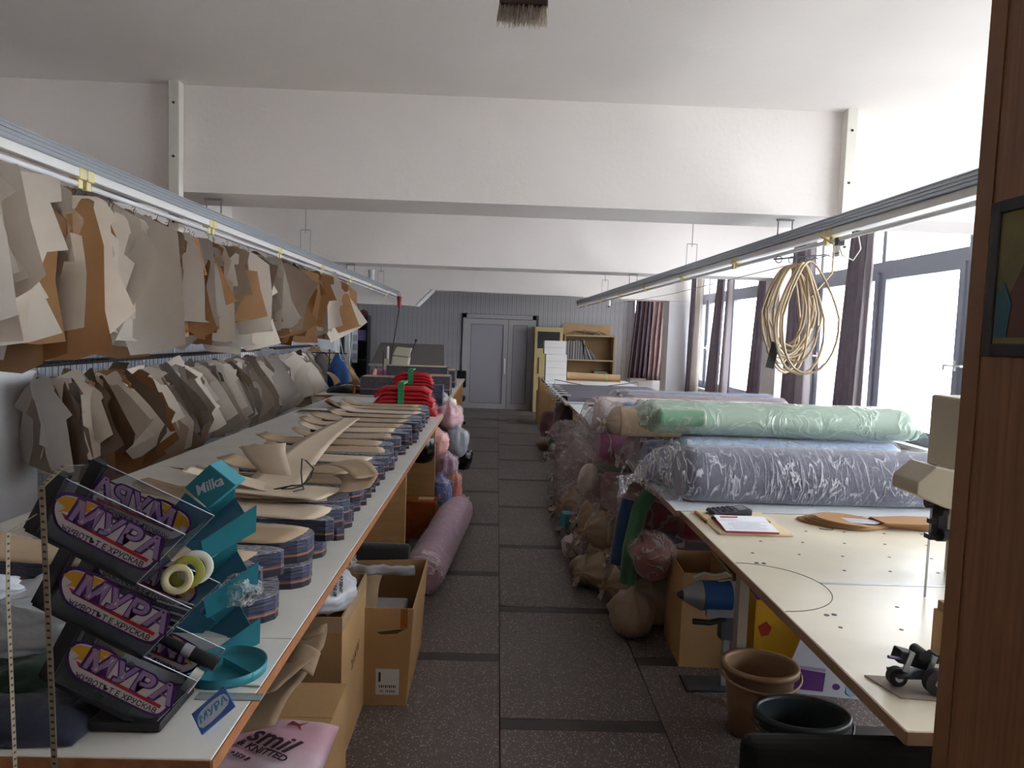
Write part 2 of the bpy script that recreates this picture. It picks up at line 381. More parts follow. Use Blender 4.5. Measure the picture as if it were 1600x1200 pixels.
# air holes, inset disc outline, blade slot, screws
hol = MB()
for i in range(9):
    for j in range(13):
        x = 1.0+.17*j+(.085 if i % 2 else 0); y = 1.60+.17*i
        if x > 2.7 or y > 3.1 or math.hypot(x-.93, y-2.27) < .24 or (abs(y-2.3) < .04 and x > 1.1): continue
        x += .01*nz(x*9, y*9); y += .01*nz(y*7, x*5)
        hol.cyl((x-1.815, y-2.33, .8999), (x-1.815, y-2.33, .9006), .0065, n=8)
hol.build('air_holes', black, rt, kind='stuff')
ring = MB(); pts = []
for i in range(41):
    a = -PI*.5+PI*i/40; pts.append((.885+.225*math.cos(a)-1.815, 2.275+.225*math.sin(a)-2.33, .9))
ring.tube(pts, .0016, 4).build('disc_outline', mat('dark_line', '4c4238', .6), rt)
MB().bb(1.11-1.815, 2.7-1.815, 2.30-2.33, 2.315-2.33, .8995, .9009).build('blade_slot', mat('worn_steel', '9aa0a8', .35, metal=.8), rt)
for dx, dy in ((.965, 2.505), (.99, 2.502), (1.0, 2.03), (1.025, 2.035)): MB().cyl((dx-1.815, dy-2.33, .9), (dx-1.815, dy-2.33, .9012), .008, n=10).build('screw', darkmetal, rt)
cutting_table('cutting_table', 'white cutting table under the wrapped fabric rolls by the windows', .86, 2.75, 3.26, 8.25, .9, [5.4, 7.5], mat('laminate_bluewhite', 'd5dadf', .25), -1,
    [('panel', 1.55, 2.7, 3.9), ('panel', 1.5, 2.7, 6.2)], e2=mat('beech_edge', '8d7159', .5))
cutting_table('cutting_table', 'far white cutting table carrying the dark fabric lay and stacked white boxes', .82, 2.35, 8.35, 12.9, .9, [10.9], mat('laminate_bluewhite', 'd5dadf', .25), -1,
    [('panel', .95, 2.3, 8.6), ('panel', .95, 2.3, 12.6)], e2=mat('beech_edge', '8d7159', .5))
# wooden cupboard side at the right edge
wood = bpy.data.materials.new('cupboard_wood'); wood.use_nodes = True; N = NT(wood); b = N.n['Principled BSDF']
tc = N.new('ShaderNodeTexCoord'); mp = N.new('ShaderNodeMapping'); mp.inputs['Scale'].default_value = (30, 30, 1.1); N.link(tc.outputs['Object'], mp.inputs[0])
q = N.new('ShaderNodeTexNoise'); q.inputs['Scale'].default_value = 5; q.inputs['Detail'].default_value = 8; N.link(mp.outputs[0], q.inputs[0])
r = N.new('ShaderNodeValToRGB'); r.color_ramp.elements[0].color = (*lin('6e472c'), 1); r.color_ramp.elements[1].color = (*lin('875c3c'), 1); r.color_ramp.elements[0].position = .3; r.color_ramp.elements[1].position = .7
N.link(q.outputs[0], r.inputs[0]); N.link(r.outputs[0], b.inputs['Base Color']); b.inputs['Roughness'].default_value = .45
cb = thing('wooden_cupboard', 'tall brown wood-grain cupboard side at the right edge of the view', 'cupboard', (.85, .35, 0))
MB().bb(-.25, -.23, -.75, .52, 0, 2.7).build('side_panel', wood, cb)
MB().bb(-.252, -.228, .52, .55, 0, 2.7).build('edge_strip', mat('wood_edge', '7c5538', .45), cb)
MB().bb(-.23, .25, .50, .53, .08, 2.7).bb(-.23, .25, -.75, -.73, 0, 2.7).bb(-.23, .25, -.73, .50, 2.68, 2.7).build('carcass', wood, cb)
# framed icon on the cupboard side
ic = thing('framed_picture', 'small dark-framed devotional picture hung on the cupboard side', 'picture', (.5995, .862, 1.785))
f = MB()
f.bb(-.007, 0, -.016, 0, -.093, .093).bb(-.007, 0, -.17, -.154, -.093, .093).bb(-.007, 0, -.154, -.016, .077, .093).bb(-.007, 0, -.154, -.016, -.093, -.077)
bevel(f.build('frame', mat('frame_black', '1c1a1b', .35), ic), .002)
MB().bb(-.004, 0, -.154, -.016, -.077, .077).build('print', mat('old_print_paper', '7a7040', .6, '5a5639', 12), ic)
iv = frame_M((-.0045, -.085, 0), (0, -1, 0), (0, 0, 1))
def printed(nm, pts, h, m): MB().prism(pts, h, h+.0005, iv).build(nm, m, ic)
printed('figure_shape', [(-.045,-.07),(.045,-.07),(.045,-.01),(.03,.02),(.022,.045),(-.012,.045),(-.028,.01),(-.045,-.02)], 0, mat('print_brown', '54352a', .6))
printed('face_shape', [(.013*math.cos(a*PI/8)+.005, .017*math.sin(a*PI/8)+.036) for a in range(16)], .0006, mat('print_flesh', '8f6849', .6))
printed('blue_shape', [(-.065,-.07),(-.045,-.07),(-.04,-.03),(-.055,-.005),(-.067,-.02)], .0006, mat('print_blue', '2e5560', .6))

# ------------------------------------------------------------------ overhead light rails
alu = mat('aluminium_profile', 'a9afb8', .35, metal=.6)
cream_p = mat('cream_plastic', 'd9cf9f', .45); tubem = mat('tube_glass', 'd2d4d8', .2, spec=.7)
def rail(label, pa, pb, joints, extra=()):
    pa, pb = Vector(pa), Vector(pb); d = (pb-pa); L = d.length; rz = math.atan2(d.y, d.x); ry = -math.asin(d.z/L)
    t = thing('light_rail', label, 'light', tuple(pa), rot=(0, ry, rz))
    f = MB().bb(0, L, -.035, .035, .02, .085)
    for k in range(4): f.bb(0, L, -.041, .041, .022+.018*k, .030+.018*k)
    f.build('busbar_trunking', alu, t)
    j = [0]+joints+[L]
    for i in range(len(j)-1):
        if j[i+1]-j[i] < .4: continue
        a, b_ = j[i]+.004, j[i+1]-.004
        ft = bevel(MB().bb(a, b_, -.024, .024, -.022, .02).build('batten', whitemetal, t), .004)
        MB().cyl((a+.05, 0, -.052), (b_-.05, 0, -.052), .014, n=12).build('tube', tubem, ft)
        for e in (a+.03, b_-.03): bevel(MB().bb(e-.028, e+.028, -.027, .027, -.03, .022).bb(e-.018, e+.018, -.014, .014, -.072, -.03).build('lampholder', cream_p, ft), .004)
    return t
def wire_hanger(label, x, y, zr, zt, w=.05, bracket=False, grp='wire hangers of the light rails'):
    t = thing('wire_hanger', label, 'hanger', (x, y, zt))
    m = MB()
    if bracket: m.bb(-w-.01, w+.01, -.012, .012, -.01, 0)
    zc = 0 if bracket else -(zt-zr)+.22
    if not bracket: m.cyl((0, 0, 0), (0, 0, zc-.03), .004, n=6); m.tube([(-w, 0, zc), (w, 0, zc)], .004, 6)
    m.tube([(-w, 0, zc), (-w, 0, zr-zt)], .005 if bracket else .003, 6); m.tube([(w, 0, zc), (w, 0, zr-zt)], .005 if bracket else .003, 6)
    m.build('rod', steelpaint, t)
JL = [y-2.0 for y in (3.48, 4.98, 6.5, 8.05, 9.6, 11.15, 12.7)]
rail('left ceiling rail of unlit fluorescent tubes above the hanging card patterns', (-2.0, 2.0, 2.385), (-2.0, 14.3, 2.36), JL)
wire_hanger('white double bracket holding the left light rail under the first beam', -2.0, 5.05, 2.46, 2.56, bracket=True)
wire_hanger('wire hanger of the left light rail between the first two beams', -2.0, 7.4, 2.46, 3.25)
wire_hanger('wire hanger of the left light rail beyond the second beam', -2.0, 12.1, 2.45, 3.25)
wire_hanger('double bracket of the left light rail under the second beam', -2.0, 9.65, 2.455, 2.55, bracket=True)
wire_hanger('bracket at the upper left corner holding the near end of the rail', -2.0, 2.83, 2.46, 3.25, w=.03)
rr0, rr1 = (2.14, 1.2, 2.40), (1.6, 14.4, 2.31)
_rl = (Vector(rr1)-Vector(rr0)).length
rail('right ceiling rail of unlit fluorescent tubes on the window side', rr0, rr1, [y-1.2 for y in (2.7, 4.36, 5.9, 7.35, 8.9, 10.4, 11.9, 13.4)])
def rx(y): k = (y-1.2)/13.2; return 2.14-.54*k, 2.485-.09*k
for y, br, lab in ((5.0, True, 'double bracket holding the right light rail under the first beam'), (7.1, False, 'wire hanger of the right light rail between the first two beams'),
                   (11.6, False, 'wire hanger of the right light rail beyond the second beam'), (9.6, True, 'double bracket holding the right light rail under the second beam')):
    x, z = rx(y); wire_hanger(lab, x, y, z-.02, 2.56 if br and y < 6 else 2.55 if br else 3.25, bracket=br)
# motion sensor can + spot on rails
s_ = thing('sensor_box', 'small white cylindrical box on top of the left light rail', 'sensor', (-2.0, 11.2, 2.447)); MB().cyl((0, 0, 0), (0, 0, .16), .05, n=16).build('body', whitemetal, s_)
s_ = thing('spot_lamp', 'small white cylinder spot hanging under the far end of the right rail', 'lamp', (rx(11.2)[0], 11.2, 2.31)); MB().cyl((0, 0, -.13), (0, 0, -.01), .022, n=14).build('body', whitemetal, s_); MB().cyl((0, 0, -.15), (0, 0, -.13), .02, n=14).build('lens', darkmetal, s_)
# white posts
def post(label, x, y, z0, z1):
    t = thing('ceiling_post', label, 'post', (x, y, z0)); H = z1-z0
    bevel(MB().bb(-.035, .035, -.035, .035, 0, H).build('profile', mat('post_white', 'dcdad2', .4), t), .004)
    for zz in (.06, H*.5, H-.14): MB().cyl((-.0, -.035, zz), (-.0, -.04, zz), .008, n=8).build('screw', darkmetal, t)
post('white steel post on the first beam, left side, beside the hanging patterns', -2.14, 4.78, 2.29, 3.25)
post('white steel post on the first beam, right side, near the windows', 2.29, 4.78, 2.29, 3.25)
post('white steel post behind the second beam beside the coiled hose', -2.14, 9.98, 2.28, 3.25)
def wire(label, pts, r=.003, m=None, name='steel_wire', cat='wire'):
    o = MB().tube(pts, r, 5).build(name, m or darkmetal); return tag(o, label, cat)
wire('thin steel cable strung along the left side carrying the card patterns', [(-2.10, .9, 2.38), (-2.10, 4.73, 2.345), (-2.10, 9.9, 2.33)], .004)
wire('thin steel cable strung along the right side toward the far corner', [(2.25, 4.73, 2.31), (2.2, 9, 2.27), (2.1, 14.09, 2.3)], .003)
# coiled hose on the right cable, loops
def coil(label, cx, y0, y1, ztop, W_, Hh, n, r, m, seed, grp=None, cat='hose'):
    rnd = random.Random(seed)
    t = thing('coiled_hose', label, cat, (cx, (y0+y1)/2, ztop))
    for k in range(n):
        w = W_*rnd.uniform(.55, 1.0)/2; h = Hh*rnd.uniform(.72, 1.0)/2; yy = rnd.uniform(y0, y1)-(y0+y1)/2; off = rnd.uniform(-.3, .3)*W_*.5*(1-w/W_*1.6); ph = rnd.uniform(-.12, .12)
        pts = []
        for i in range(28):
            a = 2*PI*i/28; u = math.sin(a)*w*(1-.35*max(0, math.cos(a))); z = -h+math.cos(a)*h
            x = u+off*(1-math.cos(a))*.5+ph*z*.6
            pts.append((x, yy+.03*math.sin(a*2+k), z))
        MB().tube(pts, r, 6, closed=True).build('loop', m, t)
    return t
hose_m = mat('cream_hose', 'b6a284', .45); white_hose = mat('white_hose', 'd6d6cf', .45)
c_ = coil('big coil of cream hose hanging from hooks by the windows', 1.81, 4.1, 4.5, 2.18, .34, .68, 13, .0075, hose_m, 3)
for k, xx in enumerate((-.13, -.05, .02, .09)):
    MB().tube([(xx+.02*math.cos(a*PI/6), 0, .02+.02*math.sin(a*PI/6)) for a in range(12)], .003, 5, closed=True).build('hook_ring', darkmetal, c_)
MB().tube([(-.16, 0, .02), (.05, 0, .045), (.2, .1, .07), (.42, .42, .09)], .005, 6).build('hook_bar', darkmetal, c_)
MB().tube([(.08, 0, -.2), (.2, 0, -.05), (.2, 0, .12), (.1, .02, .19)], .006, 6).build('hose_tail', hose_m, c_)
tagm = MB().box((-.12, .03, -.56), (.05, .006, .16), R=Euler((0, .2, 0)).to_matrix()).build('dark_tag', black, c_)
pg = thing('power_plug', 'dark plug with a loop of white cable under the right light rail', 'plug', (2.02, 4.25, 2.335))
MB().bb(-.02, .02, -.02, .02, -.045, 0).build('plug_body', black, pg)
MB().tube([(0, 0, -.045), (.02, .0, -.10), (.09, 0, -.13), (.13, 0, -.06), (.11, 0, .02)], .004, 6).build('cable', white_hose, pg)
coil('coil of white hose hanging from the far left post', -2.14, 9.85, 9.95, 2.25, .28, .62, 3, .006, white_hose, 5)
c2 = coil('long white hose loop hanging down over the clothes rack', -2.15, 9.9, 10.0, 2.25, .30, 1.02, 2, .006, white_hose, 8)
wire('white cable sagging from the hose coil up to the left light rail', [(-2.0, 9.95, 2.06), (-1.75, 10.5, 2.06), (-1.72, 11.3, 2.3), (-1.96, 12, 2.36)], .004, white_hose, 'sagging_cable', 'cable')
# red socket hanging on the left rail end, black cable to the press
rs = thing('hanging_socket', 'red industrial socket at the end of the left rail', 'socket', (-1.93, 13.9, 2.36))
bevel(MB().cyl((0, 0, -.19), (0, 0, -.02), .035, .05, n=12).cyl((0, 0, -.25), (0, 0, -.19), .028, .035, n=12).build('body', mat('red_plastic', '9c1f2a', .4), rs), .004)
MB().bb(-.05, .05, -.04, .04, -.03, .03).build('cap', whitemetal, rs)
wire('black power cable dropping from the red socket to the cream press', [(-1.93, 13.9, 2.11), (-1.9, 13.3, 1.7), (-1.84, 12.4, 1.25), (-1.8, 12.0, 1.1)], .009, black, 'power_cable', 'cable')
# hanging brush block at the top of the view
hb = thing('hanging_brush', 'worn brown block with pale bristles hanging at the top edge of the view', 'brush', (.025, 1.2, 2.228))
bevel(MB().bb(-.04, .038, -.02, .02, 0, .16).build('block', mat('worn_block', '6b5a52', .8, '564741', 25, bump=.4), hb), .002)
MB().cyl((0, 0, .16), (0, 0, 1.02), .004, n=6).build('string', black, hb)
br = MB(); rnd = random.Random(4)
for i in range(420):
    x = rnd.uniform(-.040, .038); y = rnd.uniform(-.018, .018); L = rnd.uniform(.014, .026); s = rnd.uniform(-.006, .002)
    br.cyl((x, y, .004), (x+s, y, -L), .0009, .0003, n=3, cap=False)
br.build('bristles', mat('bristle', 'e0d6cc', .8, 'b5a48e', 60), hb, kind='stuff')

# ------------------------------------------------------------------ curtains
cur_dark = mat('curtain_mauve', '8f848e', .85, '82777f', 8, translucent=.34, sheen=.3)
cur_daylit = mat('curtain_daylit_tone', 'd8d2cf', .85, 'd2ccc8', 8, translucent=.4)
cur_brown = mat('curtain_plum', '55464e', .85, '4b3d46', 8, translucent=.15)
cur_rose = mat('curtain_rose', '8b7270', .85, '7c6462', 8, translucent=.2)
def curtain(label, x, y0, y1, b0, b1, z0, z1, m, folds, seed, along='y', amp=.035):
    rnd = random.Random(seed); t = MB(); ph = rnd.uniform(0, 6)
    def fn(u, v):
        z = z1+(z0-z1)*v; a0 = y0+(b0-y0)*v; a1 = y1+(b1-y1)*v
        s = a0+(a1-a0)*u; w = math.sin(u*folds*2*PI+ph+.5*v)+.35*math.sin(u*folds*4.3*PI+v*2)
        d = amp*w*(.75+.4*v); s += .012*nz(u*5, v*3, seed)
        return (x+d, s, z) if along == 'y' else (s, x+d, z)
    t.grid(fn, 60, 14)
    o = t.build('curtain', m); solid(o, .003); tag(o, label, 'curtain', 'window curtains'); return o
curtain('grey-mauve curtain at the nearest visible window, between the first mullions', 3.83, 7.42, 7.75, 7.50, 7.98, .6, 3.0, cur_dark, 4, 1)
curtain('curtain layer coloured pale as if daylit, beside the nearest mauve curtain', 3.86, 7.36, 7.50, 7.44, 7.66, .6, 3.0, mat('curtain_light_mauve', 'aaa2a6', .85, translucent=.35), 2, 2)  # paler mauve puts the window light into this layer's colour
curtain('grey-mauve curtain behind the cream hose coil', 3.80, 8.95, 9.2, 9.0, 9.35, .6, 3.0, cur_dark, 3, 3)
curtain('pinkish pale curtain hanging just right of the hose coil behind it', 3.84, 8.72, 8.95, 8.72, 9.02, .6, 3.0, mat('curtain_light_mauve', 'aaa2a6', .85, translucent=.35), 2, 4)
curtain('mauve curtain on the near side of the second window bay', 3.80, 10.05, 10.35, 10.1, 10.6, .62, 3.0, cur_dark, 3, 5)
curtain('mauve curtain in the middle of the second window bay', 3.80, 12.0, 12.3, 12.2, 12.7, .62, 3.0, cur_dark, 3, 6)
curtain('silvery curtain layer in the middle of the second window bay', 3.84, 11.75, 12.0, 11.85, 12.2, .62, 3.0, mat('curtain_light_mauve', 'aaa2a6', .85, translucent=.35), 2, 7)
curtain('mauve curtain at the far end of the second window bay', 3.78, 13.75, 14.0, 13.85, 14.07, .62, 3.0, cur_dark, 2, 8, amp=.025)
curtain('curtain side coloured near-white for daylight, far end of the second window bay', 3.80, 13.3, 13.72, 13.3, 13.82, .62, 3.0, cur_daylit, 3, 9, amp=.025)  # near-white tone paints daylight on the curtain's inner side
curtain('dark plum curtain on the back wall window in the far right corner', 15.74, 3.06, 3.42, 2.92, 3.36, .8, 2.75, cur_brown, 4, 10, 'x', .025)
curtain('dusty rose curtain beside the plum one in the far right corner', 15.76, 3.40, 3.74, 3.34, 3.66, .76, 2.75, cur_rose, 3, 11, 'x', .025)

for x0, x1, y, lab in ((2.88, 3.8, 15.75, 'thin curtain rail above the plum and rose curtains in the far corner'),):
    o = MB().cyl((x0, y, 2.755), (x1, y, 2.755), .012, n=8).cyl((x0+.3, y, 2.755), (x0+.3, 15.9, 2.755), .008, n=6).build('curtain_rail', whitemetal); tag(o, lab, 'curtain rail')
for y0, y1, lab in ((5.4, 9.4, 'white curtain rail above the nearest visible window bay'), (9.95, 14.08, 'white curtain rail above the second window bay')):
    t = thing('curtain_rail', lab, 'curtain rail', (3.83, y0, 3.02)); MB().bb(-.06, .06, 0, y1-y0, -.02, .02).build('rail', whitemetal, t)
    for k in (.3, (y1-y0)/2, y1-y0-.3): MB().bb(-.02, .02, k-.02, k+.02, .02, .232).build('bracket', whitemetal, t)
# ------------------------------------------------------------------ wrapped fabric rolls
def cloth(name, c, c2=None): return mat('cloth_'+name, c, .8, c2, 9, bump=.25, bscale=40, sheen=.3)
FILM = film('film_clear', 'e6e4e4', .20, .5, 7)
FILMB = film('film_stretch', 'e8e8f2', .07, .62, 13, (1.6, .4, .4), cw=.028, bump=.7)
FILMG = film('film_greenish', 'b9cabd', .55, .78, 6, bump=.6)
FILMP = film('film_pinkish', 'd6c2c2', .38, .5, 7)
FILMBG = film('film_beige', 'b8a48c', .62, .72, 4, bump=.3)
FILM2 = film('film_light', 'dcd8e0', .12, .5, 3.2, cw=.04, bump=.4)
FILMD = film('film_dull', 'c0b0ae', .30, .62, 3.2, cw=.045, bump=.4)
def roll_mesh(L, r, seed, sag=.0, nx=40, na=36, amp=.02, flat=.0):
    """fabric roll along +X from x=0..L, axis at z=r"""
    vs = []; fs = []
    for i in range(nx+1):
        u = i/nx; x = L*u; e = 1-max(0, 1-min(u, 1-u)*nx/1.6)**2*.18
        for k in range(na):
            a = 2*PI*k/na
            rr = r*e*(1+amp*nz(x*3, math.cos(a)*1.2+seed, math.sin(a)*1.2)+amp*.35*nz(x*11+seed, math.cos(a)*4, math.sin(a)*4))
            z = math.sin(a)*rr; y = math.cos(a)*rr*(1+flat); z = max(z, -r*.93)
            vs.append((x, y, z+r*.93))
    n = len(vs)
    for i in range(nx):
        for k in range(na): fs.append((i*na+k, (i+1)*na+k, (i+1)*na+(k+1) % na, i*na+(k+1) % na))
    return vs, fs, na
def roll(name, label, loc, L, r, m, fm, seed, rz=0, group=None, ends=(True, True), amp=.03, flat=.04, tail=.16):
    t = thing(name, label, 'fabric roll', loc, rz, group)
    vs, fs, na = roll_mesh(L, r, seed, amp=amp, flat=flat)
    b = MB().add(vs, fs, smooth=True); n0 = len(vs)-na
    b.add(vs, [tuple(reversed(range(na)))], smooth=False); b.add(vs, [tuple(range(n0, n0+na))], smooth=False)
    b.build('fabric', m, t)
    if fm:
        f = MB(); vs2, fs2, _ = roll_mesh(L, r+.006, seed, amp=amp*1.3, flat=flat, nx=60)
        f.add([(x, y, z-.004) for x, y, z in vs2], fs2, smooth=True)
        for side in (0, 1):
            if ends[side]: f.add(*gather(r, L if side else 0, 1 if side else -1, seed+side, tail, flat), smooth=True)
        f.build('plastic_wrap', fm, t)
    return t
def gather(r, x0, sx, seed, tail=.16, flat=0, na=36, droop=.5):
    prof = [(0, 1.02), (.2, .97), (.4, .80), (.58, .52), (.7, .26), (.76, .14), (.82, .16), (.9, .30), (1.0, .42)]
    vs = []
    for s, q in prof:
        for k in range(na):
            a = 2*PI*k/na; fold = .16*min(1, s*1.6)*(math.sin(9*a+seed*1.7)+.6*math.sin(14*a+seed))
            rr = r*q*(1+fold)*(1+.10*nz(s*4+seed, math.cos(a)*2, math.sin(a)*2))
            dz = -droop*tail*max(0, s-.6)**1.3*2; dy = .3*tail*nz(seed*3.1)*s
            x = x0+sx*tail*s*(1+.25*nz(math.cos(a)*2, math.sin(a)*2, seed)*(1 if s > .85 else 0))
            vs.append((x, math.cos(a)*rr*(1+flat)+dy, max(math.sin(a)*rr+r*.93+dz, .002)))
    fs = []
    for i in range(len(prof)-1):
        for k in range(na):
            f = (i*na+k, i*na+(k+1) % na, (i+1)*na+(k+1) % na, (i+1)*na+k); fs.append(f if sx > 0 else tuple(reversed(f)))
    return vs, fs
# the big three on the right table
roll('fabric_roll', 'charcoal fabric roll in crinkled clear film, front of the right table', (.93, 3.50, .902), 1.34, .140, cloth('charcoal', '4e4e60', '464659'), FILMB, 3, rz=.0, ends=(True, True), amp=.05, flat=.08, tail=.30)
roll('fabric_roll', 'light blue fabric roll lying behind the charcoal roll', (.98, 3.79, .902), 1.2, .144, cloth('lightblue', 'a9bcdc', '9db2d6'), FILM, 5, ends=(True, False), flat=.05, tail=.2)
roll('fabric_roll', 'pale sage green roll in milky film lying on top of the charcoal roll', (.80, 3.80, 1.195), 1.42, .088, cloth('sage', '7a9c8e', '85a698'), FILMG, 8, rz=-.01, ends=(True, True), flat=.5, amp=.04, tail=.1)
roll('fabric_roll', 'green roll end wrapped in loose clear bag, top left of the sage roll', (.84, 3.63, 1.255), .24, .045, cloth('green', '1d7a56', '2a8a63'), film('film_loose', 'dcd8cc', .2, .6, 9), 11, ends=(True, False), tail=.06)
roll('fabric_roll', 'pale blue roll in clear film behind the sage roll', (1.15, 3.98, 1.16), 1.05, .085, cloth('paleblue', 'b9c4da'), FILM, 13, ends=(True, True), tail=.1)
roll('fabric_roll', 'beige lined roll end in brown film left of the sage roll', (.66, 3.79, 1.175), .34, .078, cloth('beige', 'a8977c', '9c8b70'), FILMBG, 12, ends=(True, False), tail=.08)
# second row: rolls with their ends over the aisle, on the table
pal_top = [('bright blue', '1f55a8', 4.18, 1.13, .095, .62, 'FILM'), ('dusty white', 'c5bbbb', 4.52, 1.08, .12, .52, 'FILMP'), ('brown plum', '46343c', 4.22, .902, .12, .74, 'FILM'),
           ('slate blue', '5b6c93', 3.92, .902, .12, .72, 'FILM'), ('magenta', '8d3a6c', 4.55, .902, .125, .55, 'FILMP'), ('mauve grey', '84788a', 4.84, .902, .13, .62, 'FILM'),
           ('deep blue', '2a4270', 5.15, .902, .13, .60, 'FILM'), ('violet grey', '6f6578', 4.87, 1.12, .10, .74, 'FILMP'), ('steel blue', '52688a', 5.2, 1.12, .10, .78, 'FILM'), ('rust', '8a4436', 5.47, .902, .13, .66, 'FILMP')]
for i, (nm, c, y, z, r, x, fm) in enumerate(pal_top):
    roll('fabric_roll', f'{nm} fabric roll whose bagged end sticks out over the aisle, on the right table', (x+.12, y, z), 1.15, r, cloth(nm.replace(' ', ''), c), FILM2 if 'blue' in nm or nm == 'magenta' else FILMD, 20+i, group=None, ends=(True, False), tail=.13)
# pile on the floor beside and under the table
pal_low = [('beige', '9a8672', 'FILMBG'), ('taupe', '8c7a6c', 'FILMBG'), ('pinkish', 'a98a88', 'FILMP'), ('navy', '232a45', 'FILM'), ('rose', 'a0606e', 'FILMP'), ('black', '1c1c22', 'FILM'),
           ('plum', '59343f', 'FILMP'), ('grey', '77727a', 'FILM'), ('crimson', '8a1f33', 'FILM'), ('moss green', '3b5a45', 'FILM'), ('peach', 'b08070', 'FILMP'), ('lilac', '8b7790', 'FILMP'), ('orange', 'b5622c', 'FILM')]
levels = [(.004, ['beige', 'taupe', 'beige', 'taupe', 'pinkish', 'beige', 'grey', 'lilac', 'taupe', 'plum', 'grey', 'pinkish', 'black', 'lilac', 'grey'], 'floor'),
          (.262, ['navy', 'taupe', 'beige', 'taupe', 'rose', 'beige', 'pinkish', 'plum', 'peach', 'grey', 'lilac', 'navy', 'grey', 'plum'], 'second'),
          (.505, ['crimson', 'peach', 'rose', 'moss green', 'orange', 'plum', 'black', 'rose', 'grey', 'black', 'lilac', 'plum', 'navy'], 'top')]
PL = {a: (b, c) for a, b, c in pal_low}
rnd = random.Random(12)
for z, cols, lv in levels:
    y = 4.13 if z < .1 else 4.2 if z < .4 else 4.3
    for i, cn in enumerate(cols):
        r = .135 if z < .4 else .125; hx, fm = PL[cn]
        x = {0: .95, 1: .92}.get(i, .80)+rnd.uniform(-.08, .06)
        roll('fabric_bundle', f'{cn} bagged bundle, {lv} layer under the right table, {ordw(i)} from the open carton', (x, y, z), .75, r, cloth('low_'+cn.replace(' ', ''), hx), FILMBG if fm == 'FILMBG' else FILMD, i*3+int(z*100), ends=(True, False), amp=.09, tail=.15+rnd.uniform(0, .05), flat=rnd.uniform(-.03, .0))
        y += .282 if z < .4 else .30
roll('fabric_roll', 'dark red roll lying under the front edge of the white table', (1.08, 3.98, .555), 1.2, .11, cloth('darkred', '7a2026'), None, 77)
# tall dark green tube leaning in the pile
g_ = thing('leaning_tube', 'dark green fabric tube leaning in front of the bagged bundles', 'fabric roll', (.80, 4.02, .28))
MB().tube([(0, 0, 0), (.01, 0, .2), (.06, .05, .42), (.16, .1, .56), (.3, .12, .60)], .048, 14).build('fabric', cloth('darkgreen', '37603f', '3f6a48'), g_)
g_ = thing('leaning_tube', 'narrow blue fabric tube leaning left of the dark green one', 'fabric roll', (.75, 4.12, .36))
MB().tube([(0, 0, 0), (.02, 0, .2), (.06, .03, .38)], .045, 12).build('fabric', cloth('tubeblue', '1f3d63'), g_)
def bag(name, label, loc, dims, m, fm, seed, cat='bag', rz=0, group=None, knot=True, rot=None):
    t = thing(name, label, cat, loc, rz, group, rot); w, d, h = dims
    def shape(k):
        b = MB(); n = 30; rings = 18; vs = []
        for i in range(rings+1):
            v = i/rings; ph = PI*v; z = (1-math.cos(ph))/2; rr = math.sin(ph)**.62
            if knot and v > .80: rr = .42*(1-(v-.80)/.2)**1.2+.10; z = .90+(v-.80)*.9
            for j in range(n):
                a = 2*PI*j/n; q = rr*(1+.24*nz(math.cos(a)*1.8+seed, math.sin(a)*1.8, z*2.2)+.10*nz(math.cos(a)*6+seed, math.sin(a)*6, z*7)+(.10*math.sin(8*a+seed) if knot and v > .6 else 0))
                vs.append((math.cos(a)*q*w/2*k, math.sin(a)*q*d/2*k, z*h*k))
        b.add(vs, [(i*n+j, i*n+(j+1) % n, (i+1)*n+(j+1) % n, (i+1)*n+j) for i in range(rings) for j in range(n)], smooth=True); return b
    if fm: shape(.93).build('contents', m, t); shape(1).build('plastic_bag', fm, t)
    else: shape(1).build('bag_body', m, t)
    return t
# bags with knots in the pile front
bag('plastic_bag', 'clear knotted bag with red fabric below the white table edge', (.98, 3.95, .36), (.26, .22, .30), cloth('redbag', '7c2a28'), FILM, 4, rot=(.3, -.5, 0))
bag('plastic_bag', 'small white knotted bag hanging on the roll ends above the aisle', (.66, 4.72, .84), (.13, .13, .18), mat('white_thin_plastic', 'c9bdb5', .4, bump=.4, bscale=30), None, 6, rot=(PI, .2, 0))
bag('plastic_bag', 'beige knotted bag on the floor at the foot of the bundle pile', (.82, 3.93, 0.0), (.26, .22, .27), mat('dull_beige_plastic', '9a8a78', .4, '8a7a68', 8, bump=.5, bscale=25), None, 9)
bag('plastic_bag', 'limp taupe bag lying on the floor farther along the pile', (.66, 4.75, 0.0), (.22, .2, .20), mat('dull_beige_plastic', '9a8a78', .4), None, 13)
bag('plastic_bag', 'small torn white bag on the floor beside the turquoise package', (.62, 5.35, 0), (.16, .16, .17), mat('white_thin_plastic', 'c9bdb5', .4), None, 15)
o = bevel(MB().box((.62, 5.7, .20), (.10, .12, .12), rz=.3).build('wrapped_package', mat('turquoise_plastic', '4a9aa6', .4)), .01); tag(o, 'small turquoise package tucked in the bundle pile', 'package')
